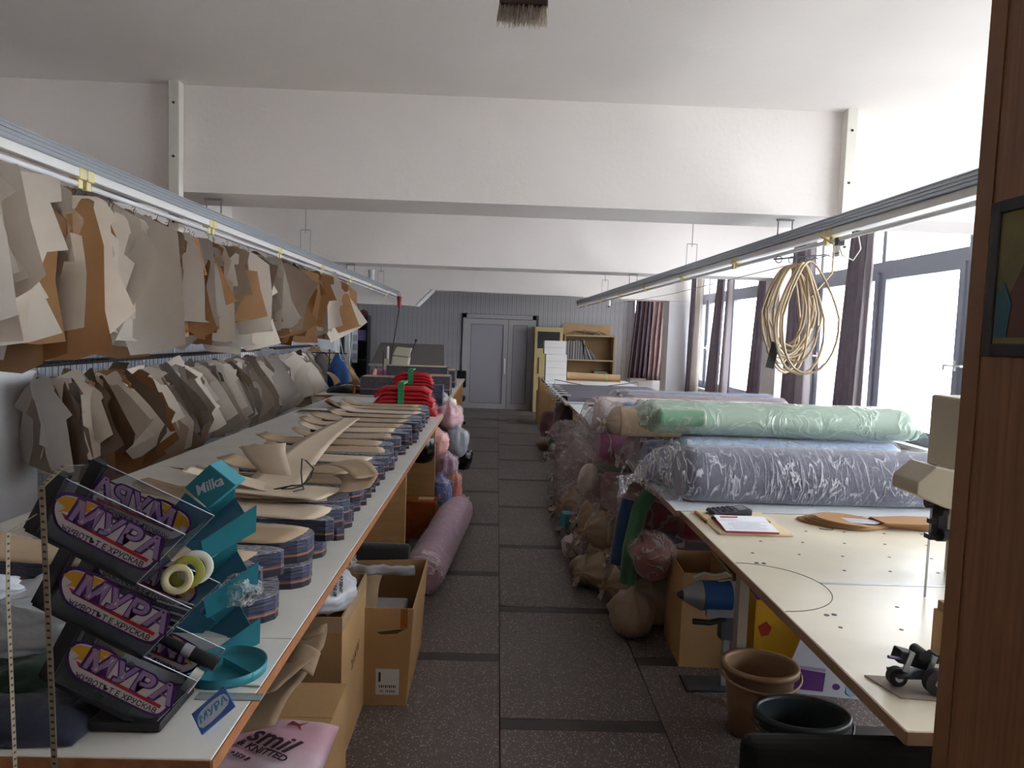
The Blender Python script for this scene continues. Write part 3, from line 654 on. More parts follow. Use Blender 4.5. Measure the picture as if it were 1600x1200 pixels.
# carton, open, under cream table
card = mat('cardboard', 'b08d63', .75, 'a58358', 3, bump=.1, bscale=60); card_in = mat('cardboard_inner', '957752', .8); tape_b = mat('brown_tape', '8a5526', .25)
def carton(label, loc, d, rz=0, open_top=True, m=None, mi=None, wall=.006, name='cardboard_box', shear=0):
    t = thing(name, label, 'box', loc, rz); w, l, h = d; m = m or card
    MB().bb(-w/2, w/2, -l/2, l/2, 0, wall).build('bottom_panel', m, t)
    for q in ((-w/2, -w/2+wall, -l/2, l/2), (w/2-wall, w/2, -l/2, l/2), (-w/2+wall, w/2-wall, -l/2, -l/2+wall), (-w/2+wall, w/2-wall, l/2-wall, l/2)):
        MB().bb(*q, wall, h).build('side_panel', m, t)
    if not open_top:
        for s in (-1, 1): MB().box((0, s*l/4, h+.003), (w, l/2-.002, .005)).build('flap', m, t)
    return t
carton('open plain cardboard box standing under the cream table by the metal leg', (1.13, 3.76, 0), (.25, .40, .50), rz=-.04)
# yellow/purple snack carton and purple-white carton and promo board
purple = mat('print_purple', '5a2a72', .5); yellow = mat('print_yellow', 'c99a1c', .5)
yc = carton('yellow cardboard carton with purple top under the cream table', (1.63, 3.58, 0), (.55, .30, .40), rz=-.1, open_top=False, m=yellow)
MB().bb(-.27, .27, -.145, .145, .4065, .409).build('purple_print', purple, yc)
MB().prism([(.0, 0), (.035, .01), (.05, .05), (.02, .08), (-.02, .05)], 0, .001, frame_M((-.24, -.151, .22), (1, 0, 0), (0, 0, 1))).build('red_print', mat('print_red', 'a02a20', .5), yc)
pb_ = thing('promo_board', 'white printed carton board with purple block and waving arm picture, leaning under the table', 'board', (1.66, 3.29, 0), rz=-.18, rot=(-.12, 0, -.18))
MB().prism([(-.20, 0), (.24, 0), (.24, .12), (.12, .36), (-.10, .36), (-.20, .1)], 0, .012, Matrix(((1,0,0,0),(0,0,1,0),(0,1,0,0),(0,0,0,1)))).build('board', mat('board_white', 'bfc4cc', .5), pb_)
fm_ = frame_M((0, -.001, 0), (1, 0, 0), (0, 0, 1))
MB().prism([(-.18, .02), (-.03, .02), (-.02, .11), (-.17, .12)], 0, .0012, fm_).build('purple_block', purple, pb_)
MB().prism([(-.18, .12), (-.02, .115), (-.02, .13), (-.18, .135)], 0, .0012, fm_).build('lilac_band', mat('print_lilac', '9c8db0', .5), pb_)
MB().prism([(.018*math.cos(a*PI/6)+.03, .015*math.sin(a*PI/6)+.05) for a in range(12)], 0, .0012, fm_).build('round_logo', purple, pb_)
MB().prism([(.07, .14), (.10, .15), (.105, .10), (.085, .085)], 0, .0012, fm_).build('dark_sleeve', mat('print_dark', '2c2530', .5), pb_)
MB().prism([(.07, .14), (.085, .19), (.075, .20), (.062, .15)], 0, .0012, fm_).build('printed_arm', mat('print_skin', '9c6a4a', .5), pb_)
MB().prism([(.088, .085), (.104, .09), (.112, .06), (.09, .055)], 0, .0012, fm_).build('printed_hand', mat('print_skin', '9c6a4a', .5), pb_)
MB().prism([(.075, .055), (.12, .06), (.125, .02), (.1, .01), (.075, .025)], 0, .0012, fm_).build('printed_cup', mat('print_sky', '8fb0cf', .5), pb_)
# straight knife cutting machine hanging/standing behind the leg
km = thing('cutting_machine', 'blue and grey electric cloth cutter standing under the cream table', 'machine', (1.13, 3.36, 0))
gm = mat('machine_grey', '8c9096', .4, metal=.3); bm_ = mat('machine_blue', '23487a', .45)
bevel(MB().bb(-.16, .14, -.06, .10, .0, .012).build('base_plate', mat('base_steel', '4f5a60', .35, metal=.6), km), .01)
MB().bb(.02, .05, -.012, .012, .012, .36).build('standard', gm, km)
MB().cyl((-.10, 0, .46), (.04, 0, .46), .072, n=24).build('motor', bm_, km)
MB().cyl((-.15, 0, .46), (-.10, 0, .46), .05, .074, n=24).cyl((-.19, 0, .46), (-.15, 0, .46), .028, .05, n=20).build('front_cap', gm, km); MB().cyl((.04, 0, .46), (.11, 0, .46), .074, .06, n=24).build('rear_cap', gm, km)
MB().cyl((-.215, 0, .46), (-.19, 0, .46), .008, .024, n=14).build('spike', black, km)
MB().tube([(-.14, -.03, .34), (-.06, -.03, .335), (.02, -.02, .35)], .014, 10).build('grip', black, km)
MB().bb(-.08, .08, -.05, -.02, .37, .41).build('name_plate', gm, km)
MB().tube([(-.14, 0, .545), (-.09, 0, .57), (-.03, 0, .56), (.02, 0, .575), (.05, 0, .55), (-.02, 0, .53)], .007, 8).build('cable', mat('cable_grey', 'a3a09a', .5), km)
MB().bb(.0, .1, -.03, .03, .25, .37).build('gear_housing', mat('machine_dark', '4e5358', .4, metal=.3), km)
# buckets
def bucket(label, loc, r0, r1, h, m, mi, squash=1, bail=True, rim=None):
    t = thing('bucket', label, 'bucket', loc)
    Ms = Matrix.Diagonal((1.12, squash, 1, 1))
    pr = [(0.001, 0), (r0, 0), (r0+(r1-r0)*.5, h*.5), (r1, h), (r1+.012, h), (r1+.012, h-.02), (r1+.014, h-.022), (r1+.014, h+.004), (r1-.004, h+.004), (r1-.006, h-.01), (r0-.004, .006), (0.001, .006)]
    MB().lathe(pr, 40, Ms).build('body', m, t)
    pts = [((r1+.02)*math.cos(a)*1.12, (r1+.02)*math.sin(a)*squash-.0, h-.03-.03*math.sin(-a)) for a in [PI+PI*i/16 for i in range(17)]]
    MB().tube(pts, .006, 8).build('handle', mi, t)
    return t
b1 = bucket('tan plastic bucket with a bail handle by the table leg', (1.19, 2.98, 0), .105, .135, .30, mat('bucket_tan', '8f7256', .4), mat('bucket_rim', '9a7e62', .4))
MB().prism([(-.06, .08), (0, .07), (.05, .12), (.02, .15), (-.05, .13)], 0, .001, frame_M((.0, -.135, 0), (1, 0, 0), (0, 0, 1))).build('printed_label', mat('label_ochre', 'a8853c', .5), b1)
b2 = bucket('dark green oval plastic bucket in front of the tan one', (1.24, 2.66, 0), .115, .155, .26, mat('bucket_dark', '262f33', .35), mat('bucket_dark_rim', '2e383c', .35), squash=.8)
# black office chair tucked at the near end
ch = thing('office_chair', 'black padded chair back showing under the near end of the cream table', 'chair', (.88, 1.56, 0))
blk = mat('black_fabric', '0c0c0f', .9)
o = MB().bb(-.29, .29, -.03, .03, .46, .80).build('backrest', blk, ch); bevel(o, .06, 4)
o = MB().bb(-.24, .24, -.5, -.04, .42, .5).build('seat', blk, ch); bevel(o, .03, 3)
MB().cyl((0, -.25, .08), (0, -.25, .42), .03, n=12).build('pedestal', black, ch)
for a in range(5): MB().box((.14*math.cos(a*1.257), -.25+.14*math.sin(a*1.257), .07), (.26, .04, .03), rz=a*1.257).cyl((.26*math.cos(a*1.257), -.25+.26*math.sin(a*1.257), .0), (.26*math.cos(a*1.257), -.25+.26*math.sin(a*1.257), .05), .024, n=10).build('leg', black, ch)

# ------------------------------------------------------------------ on the cream table
kraft = mat('kraft_card', 'b08a60', .7, 'a88258', 2.5)
kraft2 = mat('kraft_card_dark', '98714a', .7)
np_ = thing('notebook', 'open notebook with red cover lying on a cream folder', 'notebook', (1.07, 3.04, .912), rz=-.02)
folder = thing('cream_folder', 'cream cardboard folder under the open red notebook', 'folder', (1.10, 3.06, .9))
bevel(MB().bb(-.16, .15, -.20, .17, 0, .011).build('cover', mat('folder_cream', 'd9c8a4', .6), folder), .004)
MB().bb(-.165, -.155, -.02, .16, .0, .012).build('spine', mat('folder_spine', '9a7038', .6), folder)
MB().bb(-.10, .12, -.185, .04, 0, .006).build('cover', mat('red_cover', 'a5343c', .5), np_)
pgm = mat('paper_white', 'e6e8f2', .6)
MB().grid(lambda u, v: (-.10+.22*u, -.18+.12*v, .007+.010*math.sin(v*PI*.5)), 4, 8).build('page', pgm, np_)
MB().grid(lambda u, v: (-.10+.22*u, -.058+.11*v, .017-.006*math.sin(v*PI*.5)+.012*math.sin(v*PI)), 4, 8).build('page', pgm, np_)
ln = MB()
for i in range(6): ln.box((.0+.01*(i % 2), -.165+.016*i, .0105+.0085*math.sin((.015+.016*i)/.12*PI*.5)), (.16-.02*(i % 3), .0012, .0006))
ln.build('writing', mat('ink_grey', '9a9cb0', .6), np_)
MB().cyl((-.085, -.045, .030), (-.01, -.04, .030), .003, n=8).build('red_pen', mat('red_plastic', '9c1f2a', .4), np_)
MB().bb(.115, .14, -.03, .02, .0, .012).build('clasp', mat('brass', 'a8803a', .3, metal=.8), np_)
ca = thing('calculator', 'black desk calculator with grey display above the notebook', 'calculator', (1.075, 3.16, .918), rz=.12)
bevel(MB().add([(-.09,-.05,0),(.09,-.05,0),(.09,.05,0),(-.09,.05,0),(-.09,-.05,.010),(.09,-.05,.028),(.09,.05,.028),(-.09,.05,.010)], [(3,2,1,0),(4,5,6,7),(0,1,5,4),(1,2,6,5),(2,3,7,6),(3,0,4,7)]).build('case', mat('calc_case', '23232c', .4), ca), .005)
MB().add([(.035,-.035,.0240),(.078,-.035,.0282),(.078,.035,.0282),(.035,.035,.0240)], [(0,1,2,3)]).build('display', mat('lcd_grey', '7f858e', .3), ca)
for i in range(5):
    for j in range(4): MB().box((-.078+.022*i, -.033+.022*j, .0135+.0022*i), (.015, .015, .006)).build('key', mat('calc_key', '3b3b48', .5), ca)
# kraft pattern pile on the right table
def outline(seed, L, Wd, n=40, kind=0):
    r_ = random.Random(seed); pts = []
    if kind == 0:   # long leaf shape with a round head
        for i in range(n):
            a = 2*PI*i/n; x = math.cos(a)*L/2; y = math.sin(a)*Wd/2*(1 if math.cos(a) < 0 else 1-.7*abs(math.cos(a))**1.5); pts.append((x, y))
    return pts
def smooth_closed(P, n=6):
    out = []; m = len(P)
    for i in range(m):
        p0, p1, p2, p3 = (Vector(P[(i+k-1) % m][:2]) for k in range(4))
        sharp = len(P[i]) > 2
        if sharp or len(P[(i+1) % m]) > 2:
            out.append((p1.x, p1.y)); continue
        for k in range(n):
            t = k/n; q = .5*((2*p1)+(-p0+p2)*t+(2*p0-5*p1+4*p2-p3)*t*t+(-p0+3*p1-3*p2+p3)*t**3); out.append((q.x, q.y))
    return out
pp = thing('pattern_pile', 'pile of round-headed kraft paper patterns beside the charcoal roll', 'paper pattern', (1.62, 3.1, .901), rz=-.08)
for i in range(7):
    P = outline(i, .42-.012*i, .24, kind=0); MB().prism([(x-.03, y) for x, y in P], 0, .0022).build('pattern_sheet', kraft if i % 2 else kraft2, pp).matrix_local = Matrix.Translation((.004*i, -.002*i, .003*i+.001)) @ Matrix.Rotation(.05*(i-3), 4, 'Z') @ Matrix.Rotation(.012*i, 4, 'Y')
MB().prism([(-.14, -.045), (.05, -.055), (.12, .0), (.05, .03), (-.16, .045)], 0, .001).build('pattern_sheet', mat('tracing_grey', 'a9abb5', .6), pp, label='grey tracing paper sheet').matrix_local = Matrix.Translation((0, -.04, .026)) @ Matrix.Rotation(-.05, 4, 'Z')
pp = thing('pattern_pile', 'fan of pointed kraft paper patterns right of the round-headed pile', 'paper pattern', (1.92, 3.06, .901), rz=-.12)
for i in range(9):
    MB().prism([(-.22, -.06), (.10, -.08), (.26-.02*i, -.035+.008*i), (.12, .07), (-.05, .085), (-.22, .06)], 0, .0022).build('pattern_sheet', kraft if i % 2 else kraft2, pp).matrix_local = Matrix.Translation((0, 0, .004*i)) @ Matrix.Rotation(.045*(i-4), 4, 'Z') @ Matrix.Rotation(-.015, 4, 'X')
wire('short dark thread curl on the cream table', [(1.42, 3.0, .9015), (1.45, 2.985, .9015), (1.475, 2.99, .9015), (1.485, 3.01, .9015)], .0016, black, 'thread', 'thread')
# band knife machine head
bk = thing('band_knife_machine', 'beige band knife cutting machine standing on the cream table', 'machine', (1.655, 2.2, .9))
cream_m = mat('machine_cream', 'a79f8c', .5)
o = MB().bb(-.10, .26, .02, .30, .37, .635).build('arm', cream_m, bk); bevel(o, .008)
o = MB().bb(-.02, .26, .06, .28, 0, .375).build('column', cream_m, bk); bevel(o, .006)
XZ = lambda y: Matrix(((1,0,0,0),(0,0,1,y),(0,1,0,0),(0,0,0,1)))
o = MB().prism([(-.345, .385), (-.29, .435), (-.12, .40), (-.12, .285), (-.25, .305), (-.345, .345)], 0, .14, XZ(-.06)).build('blade_guard_head', cream_m, bk); bevel(o, .004)
MB().box((-.24, -.0, .4265), (.05, .04, .004), R=Euler((0, .2, 0)).to_matrix()).build('inspection_window', mat('label_grey', '6f6a60', .4), bk)
MB().prism([(-.09, .43), (-.045, .385), (.03, .5), (.08, .6), (.03, .58)], 0, .004, XZ(.016)).build('decal', mat('decal_tan', '8c7660', .5), bk)
MB().prism([(-.098, .43), (-.05, .38), (-.04, .395), (-.08, .44)], 0, .003, XZ(.015)).build('warning_label', mat('label_redyellow', 'a8501c', .5), bk)
m_ = MB().cyl((-.275, .0, .31), (-.245, .0, .31), .018, n=14).cyl((-.245, -.02, .29), (-.225, -.02, .29), .02, n=14).bb(-.245, -.215, -.02, .02, .19, .33).bb(-.27, -.22, -.015, .0, .245, .26).bb(-.27, -.20, -.025, .01, .195, .21).cyl((-.24, -.03, .215), (-.21, -.03, .215), .018, n=12)
m_.build('blade_guide', mat('guide_dark', '26252b', .35, metal=.6), bk)
MB().bb(-.262, -.255, -.002, .0, 0.002, .32).build('blade', steel, bk)
gc = thing('green_cap', 'small green cap on top of the beige machine', 'cap', (1.68, 2.42, 1.535)); MB().cyl((0, 0, 0), (0, 0, .008), .024, n=20).build('base', black, gc); bevel(MB().cyl((0, 0, .008), (0, 0, .026), .024, n=24).build('cap', mat('green_plastic', '1f9c80', .35), gc), .003)
# wheeled attachment on grey card
sc_ = tag(MB().prism([(-.085, .05), (-.055, -.055), (.20, -.085), (.2, .03)], 0, .004).build('card_plate', mat('grey_card', '8f867c', .7)), 'grey cardboard offcut under the black wheeled attachment', 'card'); sc_.location = (1.0, 1.60, .9)
sk = thing('wheeled_attachment', 'black metal roller attachment with two rubber wheels on grey card', 'tool', (1.04, 1.60, .904))
rub = mat('black_rubber', '232224', .6)
for x, y, r in ((-.005, -.04, .030), (.062, -.045, .030), (-.075, .0, .022)):
    wv = MB().cyl((x, y-.008, r), (x, y+.010, r), r, n=24).build('wheel', rub, sk); bevel(wv, .002)
    MB().cyl((x, y-.012, r), (x, y-.007, r), .009, n=12).cyl((x, y-.013, r), (x, y-.011, r), .004, n=8).build('hub', steel, wv)
bevel(MB().box((-.035, .01, .062), (.085, .035, .03), R=Euler((0, .25, 0)).to_matrix()).build('bracket', mat('guide_dark', '26252b', .35), sk), .003)
MB().box((-.055, -.008, .062), (.012, .006, .05), R=Euler((0, .3, 0)).to_matrix()).build('side_bar', steel, sk)
MB().box((.0, -.008, .056), (.012, .006, .045), R=Euler((0, .3, 0)).to_matrix()).build('side_bar', steel, sk)
MB().bb(-.09, .07, -.03, .02, .030, .036).build('chassis', black, sk)
MB().cyl((-.05, .0, .062), (-.105, -.01, .074), .004, n=8).build('lever', mat('violet_rod', '4c4468', .4), sk)
MB().cyl((-.02, -.012, .078), (-.02, .03, .078), .013, n=14).cyl((.012, -.01, .07), (.012, .02, .07), .011, n=12).build('knob', rub, sk)
bx = thing('small_carton', 'small brown carton standing at the right end of the cream table', 'box', (1.205, 1.76, .9)); bevel(MB().bb(-.03, .05, -.04, .05, 0, .115).build('body', card, bx), .003)
MB().bb(-.025, .045, -.03, .04, .115, .14).build('lid', card_in, bx)
# ------------------------------------------------------------------ left table: cut fabric stacks with kraft patterns
knit_side = bpy.data.materials.new('knit_stack_side'); knit_side.use_nodes = True; N = NT(knit_side); b = N.n['Principled BSDF']
tc = N.new('ShaderNodeTexCoord'); mp = N.new('ShaderNodeMapping'); mp.inputs['Scale'].default_value = (8, 8, 170); N.link(tc.outputs['Object'], mp.inputs[0])
q = N.new('ShaderNodeTexNoise'); q.inputs['Scale'].default_value = 2.2; q.inputs['Detail'].default_value = 3; N.link(mp.outputs[0], q.inputs[0])
r = N.new('ShaderNodeValToRGB'); r.color_ramp.elements[0].color = (*lin('26283a'), 1); r.color_ramp.elements[1].color = (*lin('565a70'), 1); r.color_ramp.elements[0].position = .42; r.color_ramp.elements[1].position = .68
N.link(q.outputs[0], r.inputs[0]); N.link(r.outputs[0], b.inputs['Base Color']); b.inputs['Roughness'].default_value = .9
bp = N.new('ShaderNodeBump'); bp.inputs['Strength'].default_value = .5; bp.inputs['Distance'].default_value = .004; N.link(q.outputs[0], bp.inputs['Height']); N.link(bp.outputs[0], b.inputs['Normal'])
knit_top = mat('heather_knit', '4a4c5a', .9, 'a09fa6', 70, (.6, 2.5, 1), bump=.5, bscale=70, detail=3, lo=.42, hi=.6)
salmon = mat('salmon_layer', '94614f', .85, '865645', 20)
navy_l = mat('dark_navy_layer', '22232d', .9, '2d2e3a', 30)
kr = mat('kraft_pattern', 'a8947b', .75, '9d876d', 3); kr_l = mat('kraft_pattern_light', 'c2b4a0', .75, 'b8a892', 3); kr_d = mat('kraft_pattern_dark', '96795c', .75)
def stack_outline(L, W_, seed):
    r_ = random.Random(seed); k = lambda a: a*r_.uniform(.8, 1.2); s = r_.choice((0, 1, 2))
    if s == 0: P = [(-L, -W_/2), (-L*.5, -W_*.46), (-k(.14), -W_/2), (-k(.05), -W_*.46), (0, -W_*.25), (-.01, .0), (-.03, W_*.3), (-k(.10), W_*.45), (-L*.5, W_*.42), (-L, W_*.48)]
    elif s == 1: P = [(-L, -W_*.4), (-L*.6, -W_*.5), (-k(.16), -W_*.42), (-.02, -W_*.48), (0, -W_*.3), (-k(.07), -W_*.05), (-k(.06), W_*.12), (0, W_*.3), (-.02, W_*.45), (-k(.15), W_*.5), (-L, W_*.42)]
    else: P = [(-L, -W_*.35), (-L*.7, -W_*.5), (-k(.2), -W_*.5), (-.03, -W_*.35), (0, -.02), (-.02, W_*.2), (-k(.12), W_*.42), (-L*.5, W_*.5), (-L, W_*.5)]
    return smooth_closed(P, 2)
rndS = random.Random(5)
def cut_stack(label, x, y, z, L, W_, h, rz, seed, paper, kind):
    t = thing('cut_fabric_stack', label, 'fabric stack', (x, y, z), rz, 'stacks of cut grey knit on the left table')
    P = stack_outline(L, W_, seed); k1, k2 = (.30, .39) if kind else (.26, .36)
    MB().prism(P, 0, h*k1).build('bottom_layers', navy_l, t)
    MB().prism([(a*1.002, b_*1.01) for a, b_ in P], h*k1, h*k2).build('stripe_layer', salmon, t)
    MB().prism(P, h*k2, h-.002).build('upper_layers', knit_side, t)
    MB().prism([(a*.999, b_*.995) for a, b_ in P], h-.002, h).build('top_layer', knit_top, t)
    return P
def paper_on(label, x, y, z, L, W_, rz, seed, m, name='paper_pattern', curl=.01, W2=None, group=None):
    r_ = random.Random(seed); c0 = r_.uniform(-.02, .02); ph = r_.uniform(0, 6); W2 = W2 or W_*.8
    def fn(u, v):
        w = (W_+(W2-W_)*u)*(1-.25*max(0, (u-.9)/.1)**2)*(1-.22*max(0, (.06-u)/.06)**2)
        yy = (v-.5)*w+.03*math.sin(u*3+ph)+c0*u
        xx = -L*u+.015*math.sin(v*3.1+ph)
        zz = curl*(max(0, (u-.75)/.25)**2*2+.5*(v-.5)**2*abs(math.sin(ph)))+.001
        return (xx, yy, zz)
    o = MB().grid(fn, 14, 5, smooth=True).build(name, m); solid(o, .0025, 1); o.location = (x, y, z); o.rotation_euler = (0, 0, rz)
    return tag(o, label, 'paper pattern', group or 'kraft paper patterns on the left table')
ys = [1.96+.262*i for i in range(17)]
for i, y in enumerate(ys):
    Llo, Lup = rndS.uniform(.52, .62), rndS.uniform(.56, .66); far = i > 3
    h1, h2 = .068, .072
    cut_stack(f'grey knit cut stack, lower tier, {ordw(i)} from the teal display rack', -.555-rndS.uniform(0, .035), y, .9, Llo+(.0 if far else .1), .20+rndS.uniform(0, .04), h1, rndS.uniform(-.04, .04), i*2+1, None, 0)
    ux = -.54-rndS.uniform(0, .05)-(.03 if i == 0 else 0)
    cut_stack(f'grey knit cut stack, upper tier, {ordw(i)} from the teal display rack', ux, y+.02, .9+h1+.0015, Lup+(.0 if far else .12), .235, h2, rndS.uniform(-.05, .05), i*2+40, None, 1)
    paper_on(f'kraft paper pattern lying on the {ordw(i)} knit stack from the teal rack', ux-rndS.uniform(.04, .1), y+.01, .9+h1+h2+.003, Lup+(.02 if far else .15), .205, rndS.uniform(-.04, .04), i, kr_l if i % 4 == 2 else kr, curl=.02)
# kraft patterns lying left, behind and under the clear display
for i, (x, y, z, L, w, rz, m) in enumerate([(-.86, 1.72, .901, .6, .26, .1, kr_d), (-.92, 1.98, .905, .6, .24, -.08, kr), (-1.0, 2.35, .901, .62, .28, .05, kr), (-1.25, 2.1, .903, .45, .2, .3, kr_d), (-1.2, 2.62, .901, .5, .24, -.1, kr_l), (-1.28, 1.75, .901, .5, .2, -.2, kr_l)]):
    paper_on(['dark kraft pattern nearest behind the clear display stand', 'kraft pattern second behind the clear display stand', 'broad kraft pattern left of the teal rack', 'narrow kraft pattern angled at the far left of the table', 'pale kraft pattern on the bare table left of the stacks', 'pale kraft strip at the left edge behind the clear stand'][i], x, y, z, L, w, rz, 60+i, m, curl=.015)
# curled loose patterns on top of the stacks
def loose(label, o, xd, yd, L, w0, w1, curl, m, seed, bow=0):
    def fn(u, v):
        w = w0+(w1-w0)*u; return (L*u, (v-.5)*w+.04*math.sin(u*2.5+seed), curl*u*u+bow*math.sin(u*PI)+.02*(v-.5)**2)
    ob = MB().grid(fn, 16, 5).build('loose_pattern', m); ob.matrix_world = frame_M(o, xd, yd); solid(ob, .002, 1)
    return tag(ob, label, 'paper pattern', 'loose card patterns on the stacks')
zt = 1.05
loose('long pale card strip sweeping over the stacks toward the red pile', (-.82, 2.62, zt+.006), (-.07, 1, 0), (-1, -.07, 0), 2.1, .24, .11, .04, kr_l, 1, .035)
loose('upright pale card corner standing on the stacks', (-.93, 2.95, zt), (-.10, .15, .97), (.97, -.1, .12), .155, .11, .20, .03, kr_l, 2)
loose('curled pale card left end over the nearest patterns', (-.86, 2.75, zt+.004), (-1, -.15, .12), (.15, -1, 0), .34, .14, .10, .04, mat('card_offwhite', 'c9bfae', .7), 3)
loose('second curled card just below the upright corner', (-.78, 2.66, zt+.010), (-1, .1, .1), (-.1, -1, 0), .3, .12, .1, .05, kr_l, 4)
loose('broad card lying over the third and fourth stacks', (-.62, 2.62, zt+.016), (-1, .25, .02), (-.25, -1, 0), .42, .22, .16, .01, kr_l, 5)
loose('pale pointed card tilted beside the string bow', (-.75, 3.2, zt+.03), (.5, -.9, .0), (.9, .5, .1), .45, .18, .10, .02, kr, 6, .03)
loose('square-ended kraft card at the right of the loose heap', (-.62, 2.98, zt+.03), (.3, -.95, .02), (.95, .3, .12), .30, .16, .12, -.01, kr, 7)
loose('kraft card leaning under the upright corner, left side', (-1.12, 3.1, zt), (-.2, -.97, .1), (.97, -.2, .05), .3, .2, .15, .04, kr, 8)
bw = thing('string_bow', 'dark string bow tied around the loose patterns', 'string', (-.735, 2.72, 1.085))
MB().tube([(-.10, -.03, -.01), (-.04, .0, .0), (0, 0, .004), (.03, .02, .03), (.03, .05, .06), (.0, .05, .09), (-.01, .03, .10), (-.01, .02, .05), (0, 0, .006), (.02, -.05, .0), (-.01, -.08, -.004)], .003, 6).build('bow', black, bw)
MB().tube([(0, 0, .003), (-.03, -.04, .01), (-.06, -.06, .0), (-.03, -.03, -.004), (0, 0, 0)], .003, 6).build('loop', black, bw)

# red bagged garment pile tied with green strip
redm = mat('red_cloth', 'b3121e', .6, 'a00f1a', 10, bump=.3, bscale=30); redf = film('film_red', 'd98088', .22, .7, 9)
rp = thing('red_garment_pile', 'pile of red bagged garments tied with a green strip', 'fabric stack', (-.86, 6.72, .9))
for i in range(7):
    w = .62-.02*i; z = .028+.038*i
    def fn(u, v, w=w, z=z, i=i):
        x = (u-.5)*w; e = abs(u-.5)*2; zz = z-.05*max(0, e-.72)*3*(1+.2*math.sin(i*2))+.016*math.sin(v*PI)
        return (x+.015*math.sin(i*2.1), (v-.5)*.26, max(.006, zz))
    o = MB().grid(fn, 24, 6).build('red_layer', redm, rp); solid(o, .026, -1)
    for s in (-1, 1):
        o = MB().grid(lambda u, v, s=s, w=w, z=z, i=i: (s*(w*.5-.09+.12*u)+.015*math.sin(i*2.1), (v-.5)*.265, max(.008, z+.012-.20*u*u*(.6+.1*(i % 3))+.012*math.sin(v*PI))), 6, 5).build('bag_edge', redf, rp)
MB().box((-.02, -.145, .15), (.055, .02, .30)).box((-.02, .0, .302), (.055, .28, .02)).build('green_strip', mat('green_strip', '2f8a5a', .5, '1f6f45', 40, bump=.6), rp)
rp2 = thing('red_garment_pile', 'smaller red bagged bundle behind the larger red pile', 'fabric stack', (-.83, 7.14, .9))
MB().bb(-.3, .3, -.09, .09, 0, .26).build('knit_block', knit_side, rp2)
for i in range(4):
    o = MB().grid(lambda u, v, i=i: ((u-.5)*(.42-.02*i), (v-.5)*.2, .275+.03*i-.04*max(0, abs(u-.5)*2-.7)*3+.012*math.sin(v*PI)), 18, 5).build('red_layer', redm, rp2); solid(o, .022, -1)
MB().box((-.02, -.11, .33), (.05, .015, .14)).box((-.02, 0, .405), (.05, .2, .015)).build('green_strip', mat('green_strip', '2f8a5a', .5), rp2)
# open roll of paper and pink sheet on the bare table, left back
pr_ = thing('paper_sheet_roll', 'half-rolled white pattern paper lying across the bare far left of the table', 'paper', (-1.60, 6.75, .902))
o = MB().grid(lambda u, v: (-.28+.62*u, -.10-.02*math.cos(v*5.0)+.30*max(0, v-.5)*2, .02+.018*math.sin(v*5.0) if v < .6 else .012), 4, 20).build('sheet', mat('paper_white2', 'cdd0cf', .6), pr_); solid(o, .0015)
MB().prism([(-.1, .06), (.22, .02), (.28, .14), (.0, .16)], .016, .018).build('pink_sheet', mat('pink_paper', 'b0485c', .6), pr_, label='pink paper slip')
for i in range(4): paper_on(['kraft pattern top of the flat pile beyond the rolled paper', 'kraft pattern second in the flat pile beyond the rolled paper', 'kraft pattern third in the flat pile beyond the rolled paper', 'kraft pattern at the bottom of the pile beyond the rolled paper'][3-i], -1.12+.02*i, 7.25-.03*i, .902+.006*i, .6, .4, .1*i, 90+i, kr, curl=.03)

def crump(b, s, k=1.0, n=22):
    vs = []; R_ = random.Random(s)
    for i in range(n+1):
        ph = PI*i/n
        for j in range(n):
            a = 2*PI*j/n; q = 1+.28*nz(math.cos(a)*2.2+s, math.sin(a)*2.2, ph*1.6)+.12*nz(math.cos(a)*6+s, math.sin(a)*6, ph*5); vs.append((math.cos(a)*math.sin(ph)*q*b[0]*k, math.sin(a)*math.sin(ph)*q*b[1]*k, -math.cos(ph)*q*b[2]*k+b[2]))
    return vs, [(i*n+j, i*n+(j+1) % n, (i+1)*n+(j+1) % n, (i+1)*n+j) for i in range(n) for j in range(n)]
from mathutils.bvhtree import BVHTree
def drape(tx, body, off=.001):
    bpy.context.view_layer.update()
    bv = BVHTree.FromPolygons([v.co for v in body.data.vertices], [tuple(p.vertices) for p in body.data.polygons])
    for v in tx.data.vertices:
        c = tx.matrix_local @ v.co; h = bv.ray_cast(Vector((c.x, c.y, 1)), Vector((0, 0, -1)))[0]
        z = (h.z if h else 0)+off+v.co.z; v.co = Vector((c.x, c.y, z))
    tx.matrix_local = Matrix.Identity(4)
# ------------------------------------------------------------------ clear display stand
acr = bpy.data.materials.new('clear_acrylic'); acr.use_nodes = True; N = NT(acr)
b = N.n['Principled BSDF']; b.inputs['Base Color'].default_value = (*lin('8d949c'), 1); b.inputs['Roughness'].default_value = .08; b.inputs['Specular IOR Level'].default_value = .8
tr = N.new('ShaderNodeBsdfTransparent'); tr.inputs[0].default_value = (.80, .82, .85, 1); mx = N.new('ShaderNodeMixShader'); mx.inputs[0].default_value = .14
N.link(tr.outputs[0], mx.inputs[1]); N.link(b.outputs[0], mx.inputs[2]); N.link(mx.outputs[0], N.n['Material Output'].inputs[0])
edge_m = mat('acrylic_edge', 'a9b4be', .15)
stp = mat('sticker_purple', '451a62', .35); stw = mat('sticker_white', 'cfc6ca', .4); sty = mat('sticker_yellow', 'd09a22', .4); str_ = mat('sticker_red', 'b0202a', .4); stl = mat('sticker_lilac', 'a98fbb', .4)
stand = thing('display_stand', 'clear three-tier display stand with purple МУРА stickers on black struts', 'display stand', (-.70, 1.35, .9))
def sticker(par, M):
    h = thing('sticker', '', '', (0, 0, 0)); del h['label']; del h['category']; h.parent = par; h.matrix_local = M; return h
